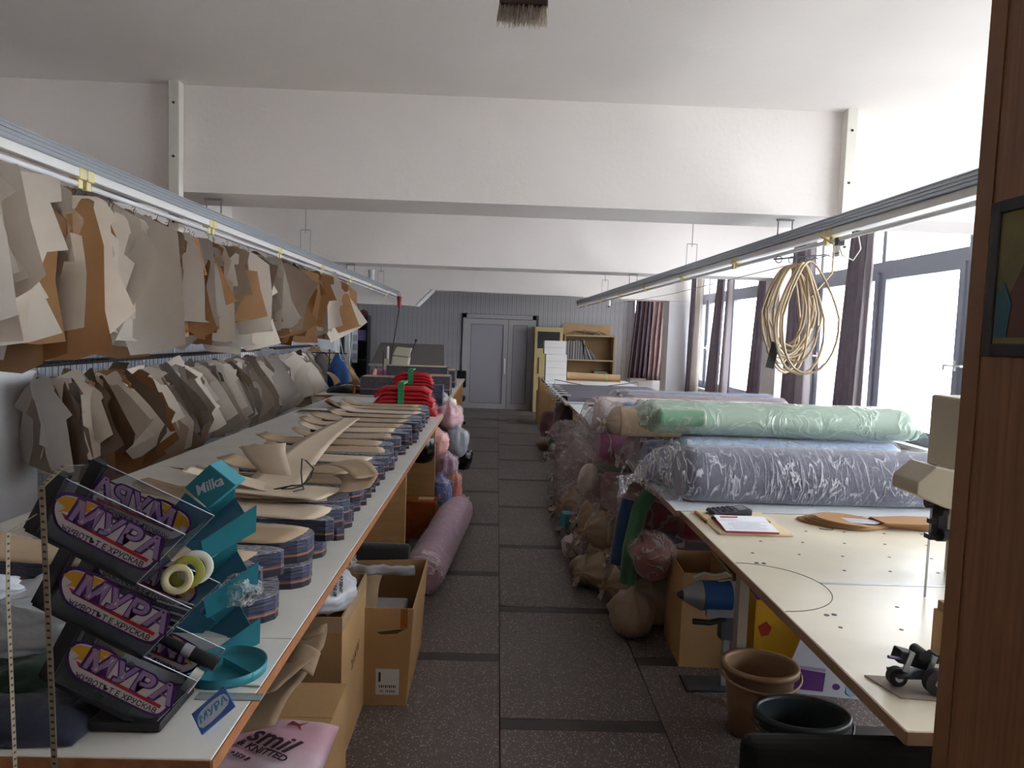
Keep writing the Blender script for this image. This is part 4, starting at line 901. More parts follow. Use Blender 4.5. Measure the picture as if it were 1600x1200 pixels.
def sticker_parts(par, M, pale):
    # local: x right along the slope, y up, z toward the viewer
    blob = [(-.112,.012),(-.100,.034),(-.07,.041),(-.03,.043),(.0,.030),(.05,.030),(.085,.030),(.110,.026),(.113,.0),(.108,-.028),(.09,-.042),(.03,-.042),(-.03,-.040),(-.08,-.036),(-.104,-.014)]
    ins = [(a*.945, c*.88) for a, c in blob]
    T = lambda z: M @ Matrix.Translation((0, 0, z))
    MB().prism(smooth_closed(blob, 3), 0, .0006, M).build('sticker_outline', stp, par)
    MB().prism(smooth_closed(ins, 3), .0007, .0012, M).build('sticker_ground', stw, par)
    MB().prism([(-.108,.014),(-.095,.028),(-.06,.036),(-.028,.038),(-.045,.026),(-.03,.02),(-.06,.014),(-.05,.004),(-.085,.0),(-.095,-.006),(-.086,.008)], .0013, .0018, M).build('yellow_wing', sty, par)
    MB().prism([(-.088,-.004),(-.078,-.013),(.095,-.022),(.097,-.015),(-.02,-.009)], .0013, .0018, M).build('red_line', str_, par)
    text('brand_letters', 'МУРА', .058, stp, par, T(.0021) @ Matrix.Translation((.018, .009, 0)) @ Matrix.Diagonal((1.12, 1, 1, 1)), .0003, .0042, .12, spacing=1.08)
    text('brand_letters_fill', 'МУРА', .056, stl if pale else mat('sticker_mid', '9c80b0', .4), par, T(.0028) @ Matrix.Translation((.018, .009, 0)) @ Matrix.Diagonal((1.12, 1, 1, 1)), .0003, .0016, .12, spacing=1.08)
    text('slogan_letters', 'ЖИВОТЪТ Е ХРУСКАВ', .0155, mat('sticker_text', '2c1c38', .4), par, T(.0021) @ Matrix.Translation((.006, -.030, 0)), .0002, .0002, .1)
al = math.atan2(-.106, .234)
for k in range(3):
    dz, dx = -.145*k, .012*k
    UL, UR, LR, LL = (-.12+dx, .50+dz), (.114+dx, .394+dz), (.023+dx, .297+dz), (-.185+dx, .40+dz)
    bn = bpy.data.objects.new('bin', None); COL.objects.link(bn); bn.parent = stand
    bn['label'] = ['top bin of the stand', 'middle bin of the stand', 'bottom bin of the stand'][k]
    XZm = lambda y: Matrix(((1,0,0,0),(0,0,1,y),(0,1,0,0),(0,0,0,1)))
    for y in (0, .138): MB().prism([UL, UR, LR, LL], 0, .002, XZm(y)).build('side_panel', acr, bn)
    def slab(p, q, th, m, nm, y0=.0, y1=.14):
        p, q = Vector(p), Vector(q); d = (q-p).normalized(); n = Vector((-d.y, d.x))*th
        MB().prism([tuple(p), tuple(q), tuple(q+n), tuple(p+n)], y0, y1, XZm(0)).build(nm, m, bn)
    slab(LR, LL, .008, black, 'floor_plate', -.003, .143)
    slab(UR, LR, .002, acr, 'front_panel')
    UL2 = (UL[0]-.012, UL[1]+.01)
    slab(UL2, (LL[0]-.004, LL[1]), -.024 if False else .026, black, 'back_strut', -.006, .018); slab(UL2, (LL[0]-.004, LL[1]), .026, black, 'back_strut', .125, .149)
    for y in (-.001, .139):
        e = Vector(UR); s_ = Vector(UL); MB().tube([(s_.x, y, s_.y), (e.x, y, e.y), (LR[0], y, LR[1])], .0012, 4).build('edge', edge_m, bn)
    cx, cz = (UL[0]+UR[0]+LR[0]+LL[0])/4, (UL[1]+UR[1]+LR[1]+LL[1])/4
    ex = Vector((math.cos(al), 0, math.sin(al))); ez = Vector((-math.sin(al), 0, math.cos(al)))
    for y, sg in ((-.0015, 1), (.135, -1)):
        Mx = Matrix(((ex.x, ez.x, 0, cx+.006), (0, 0, -1, y), (ex.z, ez.z, 0, cz+(.0 if sg > 0 else .004)), (0, 0, 0, 1)))
        if sg < 0: Mx = Mx @ Matrix.Diagonal((-.97, .97, 1, 1))
        sticker_parts(bn, Mx, sg < 0)
for y in (.016, .122): MB().cyl((-.05, y, .07), (-.14, y, .012), .011, n=8).cyl((-.0, y, .03), (.05, y, .012), .010, n=8).build('foot', black, stand)
bevel(MB().box((.0, .07, .012), (.14, .16, .02)).build('base_plate', black, stand), .004)
# things in the bins
def tape_roll(label, loc, R_, m, r0, r1, w):
    o = MB().lathe([(r0, -w/2), (r1, -w/2), (r1, w/2), (r0, w/2), (r0, -w/2)], 28).build('tape_roll', m); o.matrix_world = Matrix.Translation(loc) @ R_.to_matrix().to_4x4(); bevel(o, .0008, 1); return tag(o, label, 'tape roll')
tape_roll('cream masking tape roll in the middle bin of the display stand', (-.635, 1.425, 1.178), Euler((1.25, .3, .2)), mat('masking_tape', 'c8bd94', .6), .016, .030, .018)
tape_roll('olive tape roll behind the cream one in the middle bin', (-.625, 1.447, 1.185), Euler((1.25, .3, .2)), mat('olive_tape', '8c8c3a', .5), .017, .034, .012)
tape_roll('white scalloped tape roll behind the olive one', (-.615, 1.465, 1.19), Euler((1.25, .3, .2)), mat('white_tape', 'cfcfc4', .6), .018, .035, .010)
for k in range(5):
    o = MB().tube([(-.70+.01*k, 1.37+.014*k, 1.125+.004*k), (-.62+.004*k, 1.375+.014*k, 1.098+.006*k)], .0022, 6).build('steel_rod', steel); tag(o, f'thin steel needle in the middle bin, {ordw(k)} from the front', 'needle', 'steel needles in the middle bin')
mk = thing('black_marker', 'fat black pen with silver ring in the bottom bin', 'pen', (-.62, 1.42, 1.035)); dM = Vector((.9, .0, -.42)).normalized()
MB().cyl(tuple(-dM*.07), tuple(dM*.0), .008, .012, n=14).cyl(tuple(dM*.02), tuple(dM*.075), .014, n=14).build('barrel', black, mk); MB().cyl(tuple(dM*0), tuple(dM*.02), .0135, n=14).build('silver_ring', steel, mk)
o = MB().cyl((-.60, 1.40, .985), (-.585, 1.40, .975), .024, n=20).build('white_disc', mat('soap_white', 'bdb8ae', .6)); bevel(o, .004); tag(o, 'round white tailor chalk in the bottom bin', 'chalk')
# blue price card at the foot
bc = thing('blue_sticker_card', 'blue МУРА card tucked at the right foot of the display stand', 'card', (-.535, 1.36, .905)); Mc = frame_M((0, 0, .035), (.72, .35, .6), (-.55, .6, .35))
bevel(MB().box((0, 0, 0), (.075, .055, .004), M=Mc).build('card', mat('card_blue', '3e62a8', .45), bc), .001)
MB().prism(smooth_closed([(-.03,-.018),(.028,-.014),(.031,.012),(.0,.018),(-.028,.012)], 3), .0022, .0026, Mc).build('white_ground', mat('price_card_white', 'c5cfdd', .5), bc)
text('brand_letters', 'МУРА', .022, mat('letter_blue', '3f8fb5', .4), bc, Mc @ Matrix.Translation((0, 0, .003)), .0003, .0006, .15)
# tape measures
tm_m = mat('tape_measure_cream', '8f836e', .6); tk = mat('tape_ink', '2b2622', .6)
def measure(label, pts, wd, ticks=True):
    t = thing('tape_measure', label, 'tape measure', pts[0]); o = Vector(pts[0]); P = [Vector(p)-o for p in pts]; w = Vector(wd)
    m = MB(); vs = []
    for p in P: vs += [tuple(p-w), tuple(p+w)]
    m.add(vs, [(2*i, 2*i+1, 2*i+3, 2*i+2) for i in range(len(P)-1)]); ob = m.build('ribbon', tm_m, t); solid(ob, .0006)
    tkm = MB(); L = 0
    for i in range(len(P)-1):
        a, c = P[i], P[i+1]; n = max(1, int((c-a).length/.0125)); nrm = (c-a).cross(w).normalized()*.0009
        if nrm.y > 0: nrm = -nrm
        d = (c-a).normalized()
        for j in range(n):
            p = a+(c-a)*((j+.5)/n)+nrm; ww = w*.55; hh = d*.002
            tkm.add([tuple(p-ww-hh), tuple(p+ww-hh), tuple(p+ww+hh), tuple(p-ww+hh)], [(0, 1, 2, 3)])
    tkm.build('tick_marks', tk, t, kind='stuff')
measure('cream tape measure hanging over the front of the clear stand', [(-.80, 1.385, 1.415), (-.805, 1.335, 1.424), (-.80, 1.26, 1.40), (-.787, 1.245, 1.32), (-.778, 1.243, 1.1), (-.772, 1.243, .88), (-.768, 1.243, .5), (-.765, 1.243, .2)], (.0055, 0, 0))
measure('thin tape measure seen edge-on at the far left of the stand', [(-.862, 1.345, 1.328), (-.860, 1.26, 1.315), (-.850, 1.243, 1.2), (-.845, 1.243, 1.0), (-.84, 1.243, .8), (-.836, 1.243, .3)], (.0009, .004, 0))
# ------------------------------------------------------------------ teal cardboard rack
teal = mat('teal_card', '2f8390', .45, '2b7a88', 5); teal_d = mat('teal_card_dark', '20607a', .5)  # darker teal for tray floors, tray sides and one box face
rk = thing('teal_display_rack', 'teal cardboard three-tray rack lettered Milka leaning behind the clear stand', 'display rack', (-.66, 1.74, .9))
O = Vector((.66, -1.74, -.9))
def quad(nm, pts, m, th=.003): 
    ob = MB().add([tuple(Vector(p)+O) for p in pts], [tuple(range(len(pts)))]).build(nm, m, rk); solid(ob, th); return ob
quad('top_front', [(-0.6880, 1.7200, 1.3553), (-0.7463, 1.7200, 1.2984), (-0.6922, 1.7200, 1.2510), (-0.6275, 1.7200, 1.3083)], teal)
quad('top_side', [(-0.6880, 1.7200, 1.3553), (-0.7463, 1.7200, 1.2984), (-0.7463, 1.7900, 1.2984), (-0.6880, 1.7900, 1.3553)], teal)
quad('top_side', [(-0.7463, 1.7200, 1.2984), (-0.6922, 1.7200, 1.2510), (-0.6922, 1.7900, 1.2510), (-0.7463, 1.7900, 1.2984)], teal_d)
quad('top_side', [(-0.6922, 1.7200, 1.2510), (-0.6275, 1.7200, 1.3083), (-0.6275, 1.7900, 1.3083), (-0.6922, 1.7900, 1.2510)], teal)
quad('top_side', [(-0.6275, 1.7200, 1.3083), (-0.6880, 1.7200, 1.3553), (-0.6880, 1.7900, 1.3553), (-0.6275, 1.7900, 1.3083)], teal)
quad('tray_back', [(-0.8100, 1.8000, 1.1695), (-0.6713, 1.8400, 1.2776), (-0.6694, 1.8400, 1.2472), (-0.7905, 1.8000, 1.1367)], teal)
quad('tray_floor', [(-0.7905, 1.8000, 1.1367), (-0.6694, 1.8400, 1.2472), (-0.5822, 1.7400, 1.1898), (-0.6913, 1.7000, 1.1253)], teal_d)
quad('tray_front', [(-0.6913, 1.7000, 1.1253), (-0.5822, 1.7400, 1.1898), (-0.5779, 1.7300, 1.2583), (-0.6965, 1.6900, 1.1756)], teal)
quad('tray_side', [(-0.7810, 1.8000, 1.2665), (-0.7162, 1.8000, 1.2188), (-0.7905, 1.8000, 1.1367), (-0.8619, 1.8000, 1.1147), (-0.8699, 1.8000, 1.1511)], teal_d)
quad('tray_back', [(-0.8040, 1.8000, 1.0275), (-0.6653, 1.8400, 1.1356), (-0.6634, 1.8400, 1.1052), (-0.7845, 1.8000, 0.9947)], teal)
quad('tray_floor', [(-0.7845, 1.8000, 0.9947), (-0.6634, 1.8400, 1.1052), (-0.5762, 1.7400, 1.0478), (-0.6853, 1.7000, 0.9833)], teal_d)
quad('tray_front', [(-0.6853, 1.7000, 0.9833), (-0.5762, 1.7400, 1.0478), (-0.5719, 1.7300, 1.1163), (-0.6905, 1.6900, 1.0336)], teal)
quad('tray_side', [(-0.7589, 1.8000, 1.1085), (-0.7102, 1.8000, 1.0768), (-0.7845, 1.8000, 0.9947), (-0.8559, 1.8000, 0.9727), (-0.8639, 1.8000, 1.0091)], teal_d)
quad('tray_back', [(-0.7980, 1.8000, 0.8855), (-0.6593, 1.8400, 0.9936), (-0.6574, 1.8400, 0.9632), (-0.7785, 1.8000, 0.8527)], teal)
quad('tray_floor', [(-0.7785, 1.8000, 0.8527), (-0.6574, 1.8400, 0.9632), (-0.5702, 1.7400, 0.9058), (-0.6793, 1.7000, 0.8413)], teal_d)
quad('tray_front', [(-0.6793, 1.7000, 0.8413), (-0.5702, 1.7400, 0.9058), (-0.5659, 1.7300, 0.9743), (-0.6845, 1.6900, 0.8916)], teal)
quad('tray_side', [(-0.7529, 1.8000, 0.9665), (-0.7042, 1.8000, 0.9348), (-0.7785, 1.8000, 0.8527), (-0.8499, 1.8000, 0.8307), (-0.8579, 1.8000, 0.8671)], teal_d)
_a = Vector((-.6695, 1.7165, 1.3)) + O
text('rack_letters', 'Milka', .034, mat('letter_silver', 'd0d8dd', .4), rk, frame_M((-.689+O.x, 1.7165+O.y, 1.305+O.z), (.87, 0, .42), (-.42, 0, .87)), .0004, .0006, .25)
o = thing('clear_bag', 'crumpled clear plastic bag stuffed in the lowest teal tray', 'bag', (-.62, 1.74, 1.0)); 
MB().add(*crump((.05, .04, .04), 3), smooth=True).build('plastic', film('film_crumple', 'd5d9dc', .25, .8, 22), o); MB().add(*crump((.025, .02, .02), 4), Matrix.Translation((-.02, 0, .01)), smooth=True).build('contents', mat('dull_brown', '6b5a44', .6), o)
o = MB().cyl((-.70, 1.72, .99), (-.65, 1.72, 1.03), .011, n=14).build('blue_tube', mat('blue_plastic', '1d4f94', .4)); tag(o, 'short blue tube in the lowest teal tray', 'tube')
dsh = thing('round_dish', 'round teal divided dish at the foot of the teal rack', 'dish', (-.60, 1.60, .9))
MB().lathe([(.001, 0), (.088, 0), (.090, .022), (.087, .022), (.085, .003), (.001, .003)], 40).build('dish', teal, dsh); MB().box((.03, -.01, .012), (.003, .12, .018), rz=.9).build('divider', teal, dsh)
rl = thing('ruler', 'clear grey plastic ruler at the table edge by the dish', 'ruler', (-.55, 1.485, .9)); MB().box((0, 0, .0015), (.14, .028, .003)).build('strip', mat('ruler_grey', '8e9896', .3), rl)
q = MB()
for i in range(27): q.box((-.065+.005*i, .008 if i % 5 else .006, .0033), (.0006, .006 if i % 5 else .010, .0004))
q.build('tick_marks', tk, rl, kind='stuff')
o = MB().cyl((-.60, 1.535, .902), (-.50, 1.53, .902), .002, n=6).build('needle', steel); tag(o, 'single steel needle lying above the ruler', 'needle')
# grey-white plastic bag and dark cloths at the table's left front corner
def cloth_heap(name, label, loc, dims, m, seed, cat='cloth', sharp=1):
    w, d, h = dims
    def fn(u, v):
        x, y = (u-.5)*w, (v-.5)*d; e = max(0, 1-(abs(u-.5)*2)**2.6)*max(0, 1-(abs(v-.5)*2)**2.6)
        z = h*e**.5*(.75+.5*nz(x*5+seed, y*5)+.22*sharp*abs(nz(x*14+seed, y*14)))
        return (x*(1+.15*nz(y*6, seed)), y*(1+.15*nz(x*6, seed+3)), max(z, .002))
    o = MB().grid(fn, 36, 30).build(name, m); o.location = loc; solid(o, .003, 1); return tag(o, label, cat)
gb = thing('plastic_bag', 'limp grey-white plastic bag over the cloths at the left front corner', 'bag', (-1.06, 1.50, .985)); MB().add(*crump((.20, .10, .048), 33, 1, 40), smooth=True).build('plastic', mat('bag_greywhite', '8f9498', .35, 'a0a4a8', 6, bump=.8, bscale=14), gb)
MB().add(*crump((.11, .05, .028), 37, 1, 26), Matrix.Translation((-.10, .06, .085)), smooth=True).build('handle_flap', mat('bag_white2', 'b9bdc8', .35, bump=.6, bscale=14), gb)
cloth_heap('folded_cloth', 'white bag crumple behind the grey one at the far left', (-1.18, 1.82, .902), (.4, .2, .13), mat('bag_white', 'c3c7d2', .4), 5, 'bag')
cloth_heap('folded_cloth', 'dark green cloth bundle under the grey plastic bag', (-1.02, 1.50, .9), (.34, .28, .09), cloth('darkgreen2', '12391f', '0e2f19'), 7)
cloth_heap('folded_cloth', 'navy cloth spilling toward the stand foot at the left front', (-.96, 1.39, .9), (.40, .20, .06), cloth('navy2', '191f38', '141a30'), 9)
cloth_heap('folded_cloth', 'white cloth corner beside the black foot of the stand', (-.83, 1.46, .9), (.16, .16, .035), mat('cloth_white', 'b9bdc8', .7), 10)

# ------------------------------------------------------------------ cartons, bags and rolls along the aisle, left side
cB = carton('tall open cardboard carton holding the printed white bag under the table edge', (-.755, 2.89, 0), (.40, .50, .60))
MB().bb(-.205, .2015, -.2535, .2515, .53, .599).build('clear_tape', mat('clear_tape', 'a58a68', .2), cB) if False else None
text('box_print', '21AW', .06, mat('ink_black', '3a2c20', .6), cB, frame_M((.2006, .02, .33), (0, 1, 0), (0, 0, 1)) @ Matrix.Rotation(.15, 4, 'Z'), .0003, .001)
MB().bb(.200, .2008, -.25, .25, .54, .60).bb(-.2, .2, -.2508, -.250, .54, .60).build('clear_tape', mat('clear_tape', 'b59d80', .18), cB)
cA = thing('cardboard_box', 'wide open cardboard carton with a white shipping label, in the aisle', 'box', (-.56, 3.44, 0))
def flare(x0, x1, y0, y1, h, fx, nm='side_panel'):
    for q in ([(x0, y0, 0), (x1, y0, 0), (x1+fx, y0, h), (x0, y0, h)], [(x1, y0, 0), (x1, y1, 0), (x1+fx, y1, h+.02), (x1+fx, y0, h)], [(x1, y1, 0), (x0, y1, 0), (x0, y1, h), (x1+fx, y1, h+.02)], [(x0, y1, 0), (x0, y0, 0), (x0, y0, h), (x0, y1, h)]):
        o = MB().add(q, [(0, 1, 2, 3)]).build(nm, card, cA); solid(o, .006, 0)
flare(-.2, .195, -.32, .32, .45, .025)
MB().bb(-.19, .19, -.31, .31, .002, .012).build('bottom_panel', card, cA)
lab = MB().bb(.06, .165, -.3245, -.3235, .05, .17).build('shipping_label', mat('label_white', 'c4c6ca', .5), cA)
q = MB().bb(.072, .082, -.3252, -.3246, .11, .155).build('barcode', mat('ink_black2', '2c2a2c', .6), lab)
for i in range(9): MB().bb(.075+.009*i, .079+.009*i+.002*(i % 2), -.3252, -.3246, .083, .095).build('barcode', mat('ink_black2', '2c2a2c', .6), lab)
text('label_text', '01 14 02A', .016, mat('ink_black2', '2c2a2c', .6), lab, frame_M((.115, -.3250, .066), (1, 0, 0), (0, 0, 1)), .0002, .0004)
MB().bb(.165, .197, -.3235, -.3228, .36, .45).bb(.1955, .1975, -.32, -.28, .36, .43).build('brown_tape', tape_b, cA)
MB().prism([(.08, .33), (.15, .335), (.19, .36), (.14, .352), (.06, .34)], 0, .0008, Matrix(((1,0,0,0),(0,0,1,-.3245),(0,1,0,0),(0,0,0,1)))).build('scuff', mat('scuff', '4a3320', .8), cA)
o = loose('folded kraft sheet standing inside the wide aisle carton', (-.70, 3.30, .33), (.05, .95, .18), (1, 0, 0), .42, .26, .30, .0, mat('kraft_grey', '9a8468', .7), 21)
o = MB().bb(-.72, -.42, 3.22, 3.62, .27, .31).build('paper_bundle', mat('white_sheets', 'b8b5b8', .6)); bevel(o, .01); tag(o, 'white paper bundle low inside the wide aisle carton', 'paper')
o = MB().grid(lambda u, v: (-.74+.34*u, 3.70-.30*u*0+.03*nz(u*5, v), .40+.05*v+.012*nz(u*9, v*3)), 14, 4).build('white_plastic', mat('white_plastic', 'b9bcc6', .35)); solid(o, .012); tag(o, 'crumpled white plastic along the back edge of the wide aisle carton', 'plastic')
# printed white bag in carton B
wbg = thing('printed_bag', 'full white plastic bag with black printed lines in the tall carton', 'bag', (-.655, 2.76, .585), rot=(.0, .0, .0))
wb_body = MB().add(*crump((.125, .17, .075), 12, 1, 30), smooth=True).build('plastic', mat('white_sack', 'a9abb2', .35, 'b6b8bf', 8, bump=.4, bscale=18), wbg)
for i, s in enumerate(['BE KEPT AWAY FROM', 'CHILDREN. DO NOT USE', 'THIS BAG IN CRIBS,', 'BEDS, CARRIAGES OR', 'PLAYPENS']):
    tx = text('bag_print', s, .017, mat('ink_black2', '2c2a2c', .6), wbg, Matrix.Translation((-.01+.022*i, -.05, .2)) @ Matrix.Rotation(-PI/2+.2, 4, 'Z') @ Matrix.Rotation(0, 4, 'Y'), .0006, .0004); drape(tx, wb_body, .006)
cbg = thing('clear_bag', 'small clear bag with an orange cord behind the printed white bag', 'bag', (-.72, 3.22, .56)); MB().add(*crump((.10, .08, .07), 15, 1, 22), smooth=True).build('plastic', film('film_crumple', 'd5d9dc', .25, .8, 22), cbg)
MB().tube([(-.05, -.03, .07), (-.03, -.06, .10), (0, -.06, .08), (.02, -.05, .11), (.05, -.05, .08)], .006, 8).build('orange_cord', mat('orange_cord', 'b0702a', .5), cbg)
cC = carton('low closed cardboard carton at the foot of the tall carton', (-.71, 2.25, 0), (.42, .46, .42), open_top=False)
bgp = mat('smil_pink', 'c39aa8', .35, 'cfc3cc', 4, lo=.45, hi=.7)
sb = thing('printed_bag', 'pink plastic bag lettered smil & KNITTED on the low carton', 'bag', (-.645, 2.02, .424))
def fnb(u, v): 
    x, y = (u-.5)*.36, (v-.5)*.34; return (x, y, .045*(max(0, 1-(abs(u-.5)*2)**4)*max(0, 1-(abs(v-.5)*2)**4))**.5+.010*nz(x*9, y*9, 3)+.006)
o = MB().grid(fnb, 30, 30).build('plastic', bgp, sb); solid(o, .003, 1)
Mb = Matrix.Translation((.0, .0, .062)) @ Matrix.Rotation(-.48, 4, 'Z')
t1 = text('bag_brand', 'smil', .10, mat('ink_plum', '33202e', .5), sb, Mb @ Matrix.Translation((.02, .012, 0)), .0008, .0012, .12)
t2 = text('bag_line', '& KNITTED', .036, mat('ink_plum', '33202e', .5), sb, Mb @ Matrix.Translation((.03, -.04, .0)), .0008, .0003, .05)
t3 = text('bag_line', 'Mobile: +359 8', .024, mat('ink_plum', '33202e', .5), sb, Mb @ Matrix.Translation((-.05, -.085, -.001)), .0008, .0002, .2)
for t_ in (t1, t2, t3): drape(t_, o, .009)
MB().prism([(.0, .09), (.03, .10), (.06, .085), (.04, .105), (.05, .13), (.03, .11), (.0, .115)], 0, .001, Mb).build('red_flourish', mat('ink_red', '8f2f33', .5), sb)
# folded kraft sheet sliding off the table's underside
ks = thing('kraft_sheet', 'big folded brown kraft sheet curling beside the table edge above the pink bag', 'paper', (-.77, 2.05, .56))
def fk(u, v):
    # lower leaf runs out flat, then curls over at the back
    t = max(0, (v-.62)/.38); a = t*PI*1.25; R_ = .030+.018*u
    y = -.24+.42*min(v, .62)/.62*.9+R_*math.sin(a)+.10*u; z = .05+.05*u*(1-v)+.03*math.sin(v*4+u*2)*.5+R_*(1-math.cos(a)) + .02*u
    return (-.10+.34*u-.05*(1-v)*u, y, z)
kbm = mat('kraft_brown', '84705a', .75, '8e7860', 5)
o = MB().grid(fk, 14, 30).build('sheet', kbm, ks); solid(o, .002)
o = MB().grid(lambda u, v: (-.10+.30*u, -.26+.26*v+.08*u+.10*u*v, .02+.035*u+.015*math.sin(v*5)*u), 12, 12).build('sheet_fold', kbm, ks); solid(o, .002)
o = MB().grid(lambda u, v: (.10+.13*u, .12+.10*v-.02*u, .05+.03*math.sin(u*3)+.03*v), 8, 8).build('sheet_fold', kbm, ks); solid(o, .002)
# black roll on a low box, taped box, pink roll
carton('plain carton hidden behind the wide aisle carton, under the black roll', (-.78, 4.0, 0), (.40, .28, .33), open_top=False)
roll('fabric_roll', 'black fabric roll lying on a carton under the table edge', (-1.0, 4.05, .3455), .53, .06, cloth('black', '131318', '18181f'), None, 41, amp=.06)
tb = carton('orange-brown carton wrapped in shiny tape under the table', (-.68, 5.84, 0), (.44, .24, .30), open_top=False, m=mat('taped_card', '8c4c1c', .22, '7a3f16', 6, bump=.25, bscale=30))
for x in (-.12, .13): MB().box((x, 0, .3072), (.13, .10, .001)).build('paper_label', mat('faded_label', 'a59272', .5), tb)
roll('fabric_roll', 'big mauve fabric roll in shiny film lying in the aisle', (-.44, 4.46, .004), 1.75, .135, cloth('mauve', 'b690a8', 'ab859d'), film('film_mauve', 'efdce8', .22, .75, 8, (1.6, .45, 1), bump=.9, cw=.035, rough=.15), 51, rz=math.atan2(1.75, .14), ends=(True, True), tail=.05, amp=.05)
# bags hanging from the table edge and heaped at the far end of the roll
bags = [('shiny black bag tied with an orange band, under the table edge', (-.60, 5.86, .60), (.20, .24, .26), mat('black_poly', '0e0e12', .25, bump=.6, bscale=20), None),
 ('clear bag of pink fabric hanging highest at the table edge', (-.46, 7.0, .70), (.30, .36, .30), cloth('pink', 'b06f83', 'a46478'), FILMP),
 ('clear bag of grey-blue fabric right of the pink one', (-.36, 6.75, .50), (.22, .26, .30), cloth('greyblue', '6f7f90'), FILM),
 ('clear bag of salmon fabric below the table edge', (-.52, 6.35, .56), (.22, .26, .26), cloth('salmon', 'cf7f74'), FILMP),
 ('clear bag of lilac fabric in the middle of the hanging bags', (-.42, 6.3, .36), (.22, .24, .26), cloth('lilac', '9a6f92'), FILM),
 ('clear bag with royal blue fabric low in the heap', (-.46, 6.1, .16), (.22, .22, .30), cloth('royal', '2747a3'), FILM),
 ('narrow clear bag of coral fabric beside the royal blue one', (-.34, 6.22, .14), (.14, .18, .34), cloth('coral', 'cf6450'), FILM),
 ('small black bag behind the hanging bags, toward the aisle', (-.30, 6.95, .34), (.18, .22, .22), mat('black_poly', '0e0e12', .25), None),
 ('mint green plastic bag at the foot of the heap beside the taped carton', (-.42, 5.98, .0), (.12, .14, .22), mat('mint_poly', '5f9f8c', .3, bump=.5, bscale=20), None),
 ('little white plastic bag on top of the table corner heap', (-.47, 7.4, .905), (.12, .14, .10), mat('white_thin_plastic', 'c9bdb5', .4), None),
 ('plum wrapped bundle at the table edge beside the red pile', (-.56, 7.28, .905), (.14, .2, .18), cloth('plumb', '4a3c48'), FILM)]
for i, (lab, loc, dm, m, fm) in enumerate(bags): bag('plastic_bag', lab, loc, dm, m, fm, 30+i)
# ------------------------------------------------------------------ hanging card patterns
def cardmat(n, a, b2): return mat('card_'+n, a, .75, b2, 3.5, bump=.05)
CM = {'white': cardmat('white', 'f4efe8', 'ece5dc'), 'cream': cardmat('cream', 'dcd2c5', 'd2c7b9'), 'grey': cardmat('grey', 'c6bfb7', 'bab3ab'), 'brown': cardmat('brown', 'a0764f', '946b45'), 'tan': cardmat('tan', 'b8926a', 'ad865e'), 'taupe': cardmat('taupe', '917e6c', '857262')}
def card_mesh(seed, W_, H_, m):
    r_ = random.Random(seed); rows = [(0, .10, .10)]; v = .03; l = r_.uniform(.2, .45); r = r_.uniform(.2, .45)
    shape = r_.choice(('bodice', 'sleeve', 'skirt', 'strip', 'poly'))
    prof = {'bodice': [(.02, .45, .35), (.12, .62, .5), (.14, .7, .5), (.32, .52, .62), (.36, .85, .80), (.6, .9, .86), (.97, 1, .92), (1.0, .55, .95)],
            'sleeve': [(.02, .25, .2), (.10, .6, .55), (.22, .95, .9), (.26, 1.0, 1.0), (.6, .8, .75), (.98, .62, .6), (1.0, .6, .2)],
            'skirt': [(.02, .5, .5), (.06, .55, .55), (.3, .7, .62), (.7, .9, .8), (.93, 1.0, .95), (1.0, .3, .7)],
            'strip': [(.02, .3, .28), (.3, .34, .42), (.55, .5, .3), (.8, .35, .5), (1.0, .3, .3)],
            'poly': [(.02, .6, .7), (.15, .95, .72), (.17, .7, .72), (.45, .75, .98), (.48, .9, .7), (.75, 1.0, .6), (1.0, .4, .62)]}[shape]
    if r_.random() < .5: prof = [(a, c, b_) for a, b_, c in prof]
    prof = [(a, b_*r_.uniform(.88, 1.1), c*r_.uniform(.88, 1.1)) for a, b_, c in prof]
    full = [(0, prof[0][1]*.8, prof[0][2]*.8)]+prof
    out = []
    for i in range(len(full)-1):
        a, b_ = full[i], full[i+1]; n = 2 if b_[0]-a[0] > .15 else 1
        for k in range(n): t = k/n; out.append(tuple(a[q]+(b_[q]-a[q])*t for q in range(3)))
    out.append(full[-1]); bend = r_.uniform(-.30, .30); tw = r_.uniform(-.25, .25); nc = 5; vs = []
    for v, l, r in out:
        for c in range(nc+1):
            x = -l*W_/2+(l+r)*W_/2*c/nc; y = bend*x*x/W_*2+tw*x*v+.05*bend*math.sin(v*3); vs.append((x, y, -v*H_))
    fs = [(i*(nc+1)+c, i*(nc+1)+c+1, (i+1)*(nc+1)+c+1, (i+1)*(nc+1)+c) for i in range(len(out)-1) for c in range(nc)]
    return MB().add(vs, fs, smooth=True).mesh('card', m)
hook_me = MB().tube([(0, 0, -.10), (0, 0, -.01), (.008, 0, .008), (0, 0, .018), (-.010, 0, .010)], .0022, 4).mesh('hook', darkmetal)
def pool(n, W_, H_, cols, s0): return {c: [card_mesh(s0+i*7+hash_(c), W_*(.8+.05*(i % 7)), H_*(.75+.06*(i % 5)), CM[c]) for i in range(n)] for c in cols}
def hash_(c): return sum(map(ord, c))
UP = pool(9, .56, .78, ['white', 'cream', 'grey', 'brown', 'tan', 'taupe'], 100)
LO = pool(9, .44, .72, ['cream', 'grey', 'taupe', 'brown', 'white', 'tan'], 500)
rh = random.Random(31)
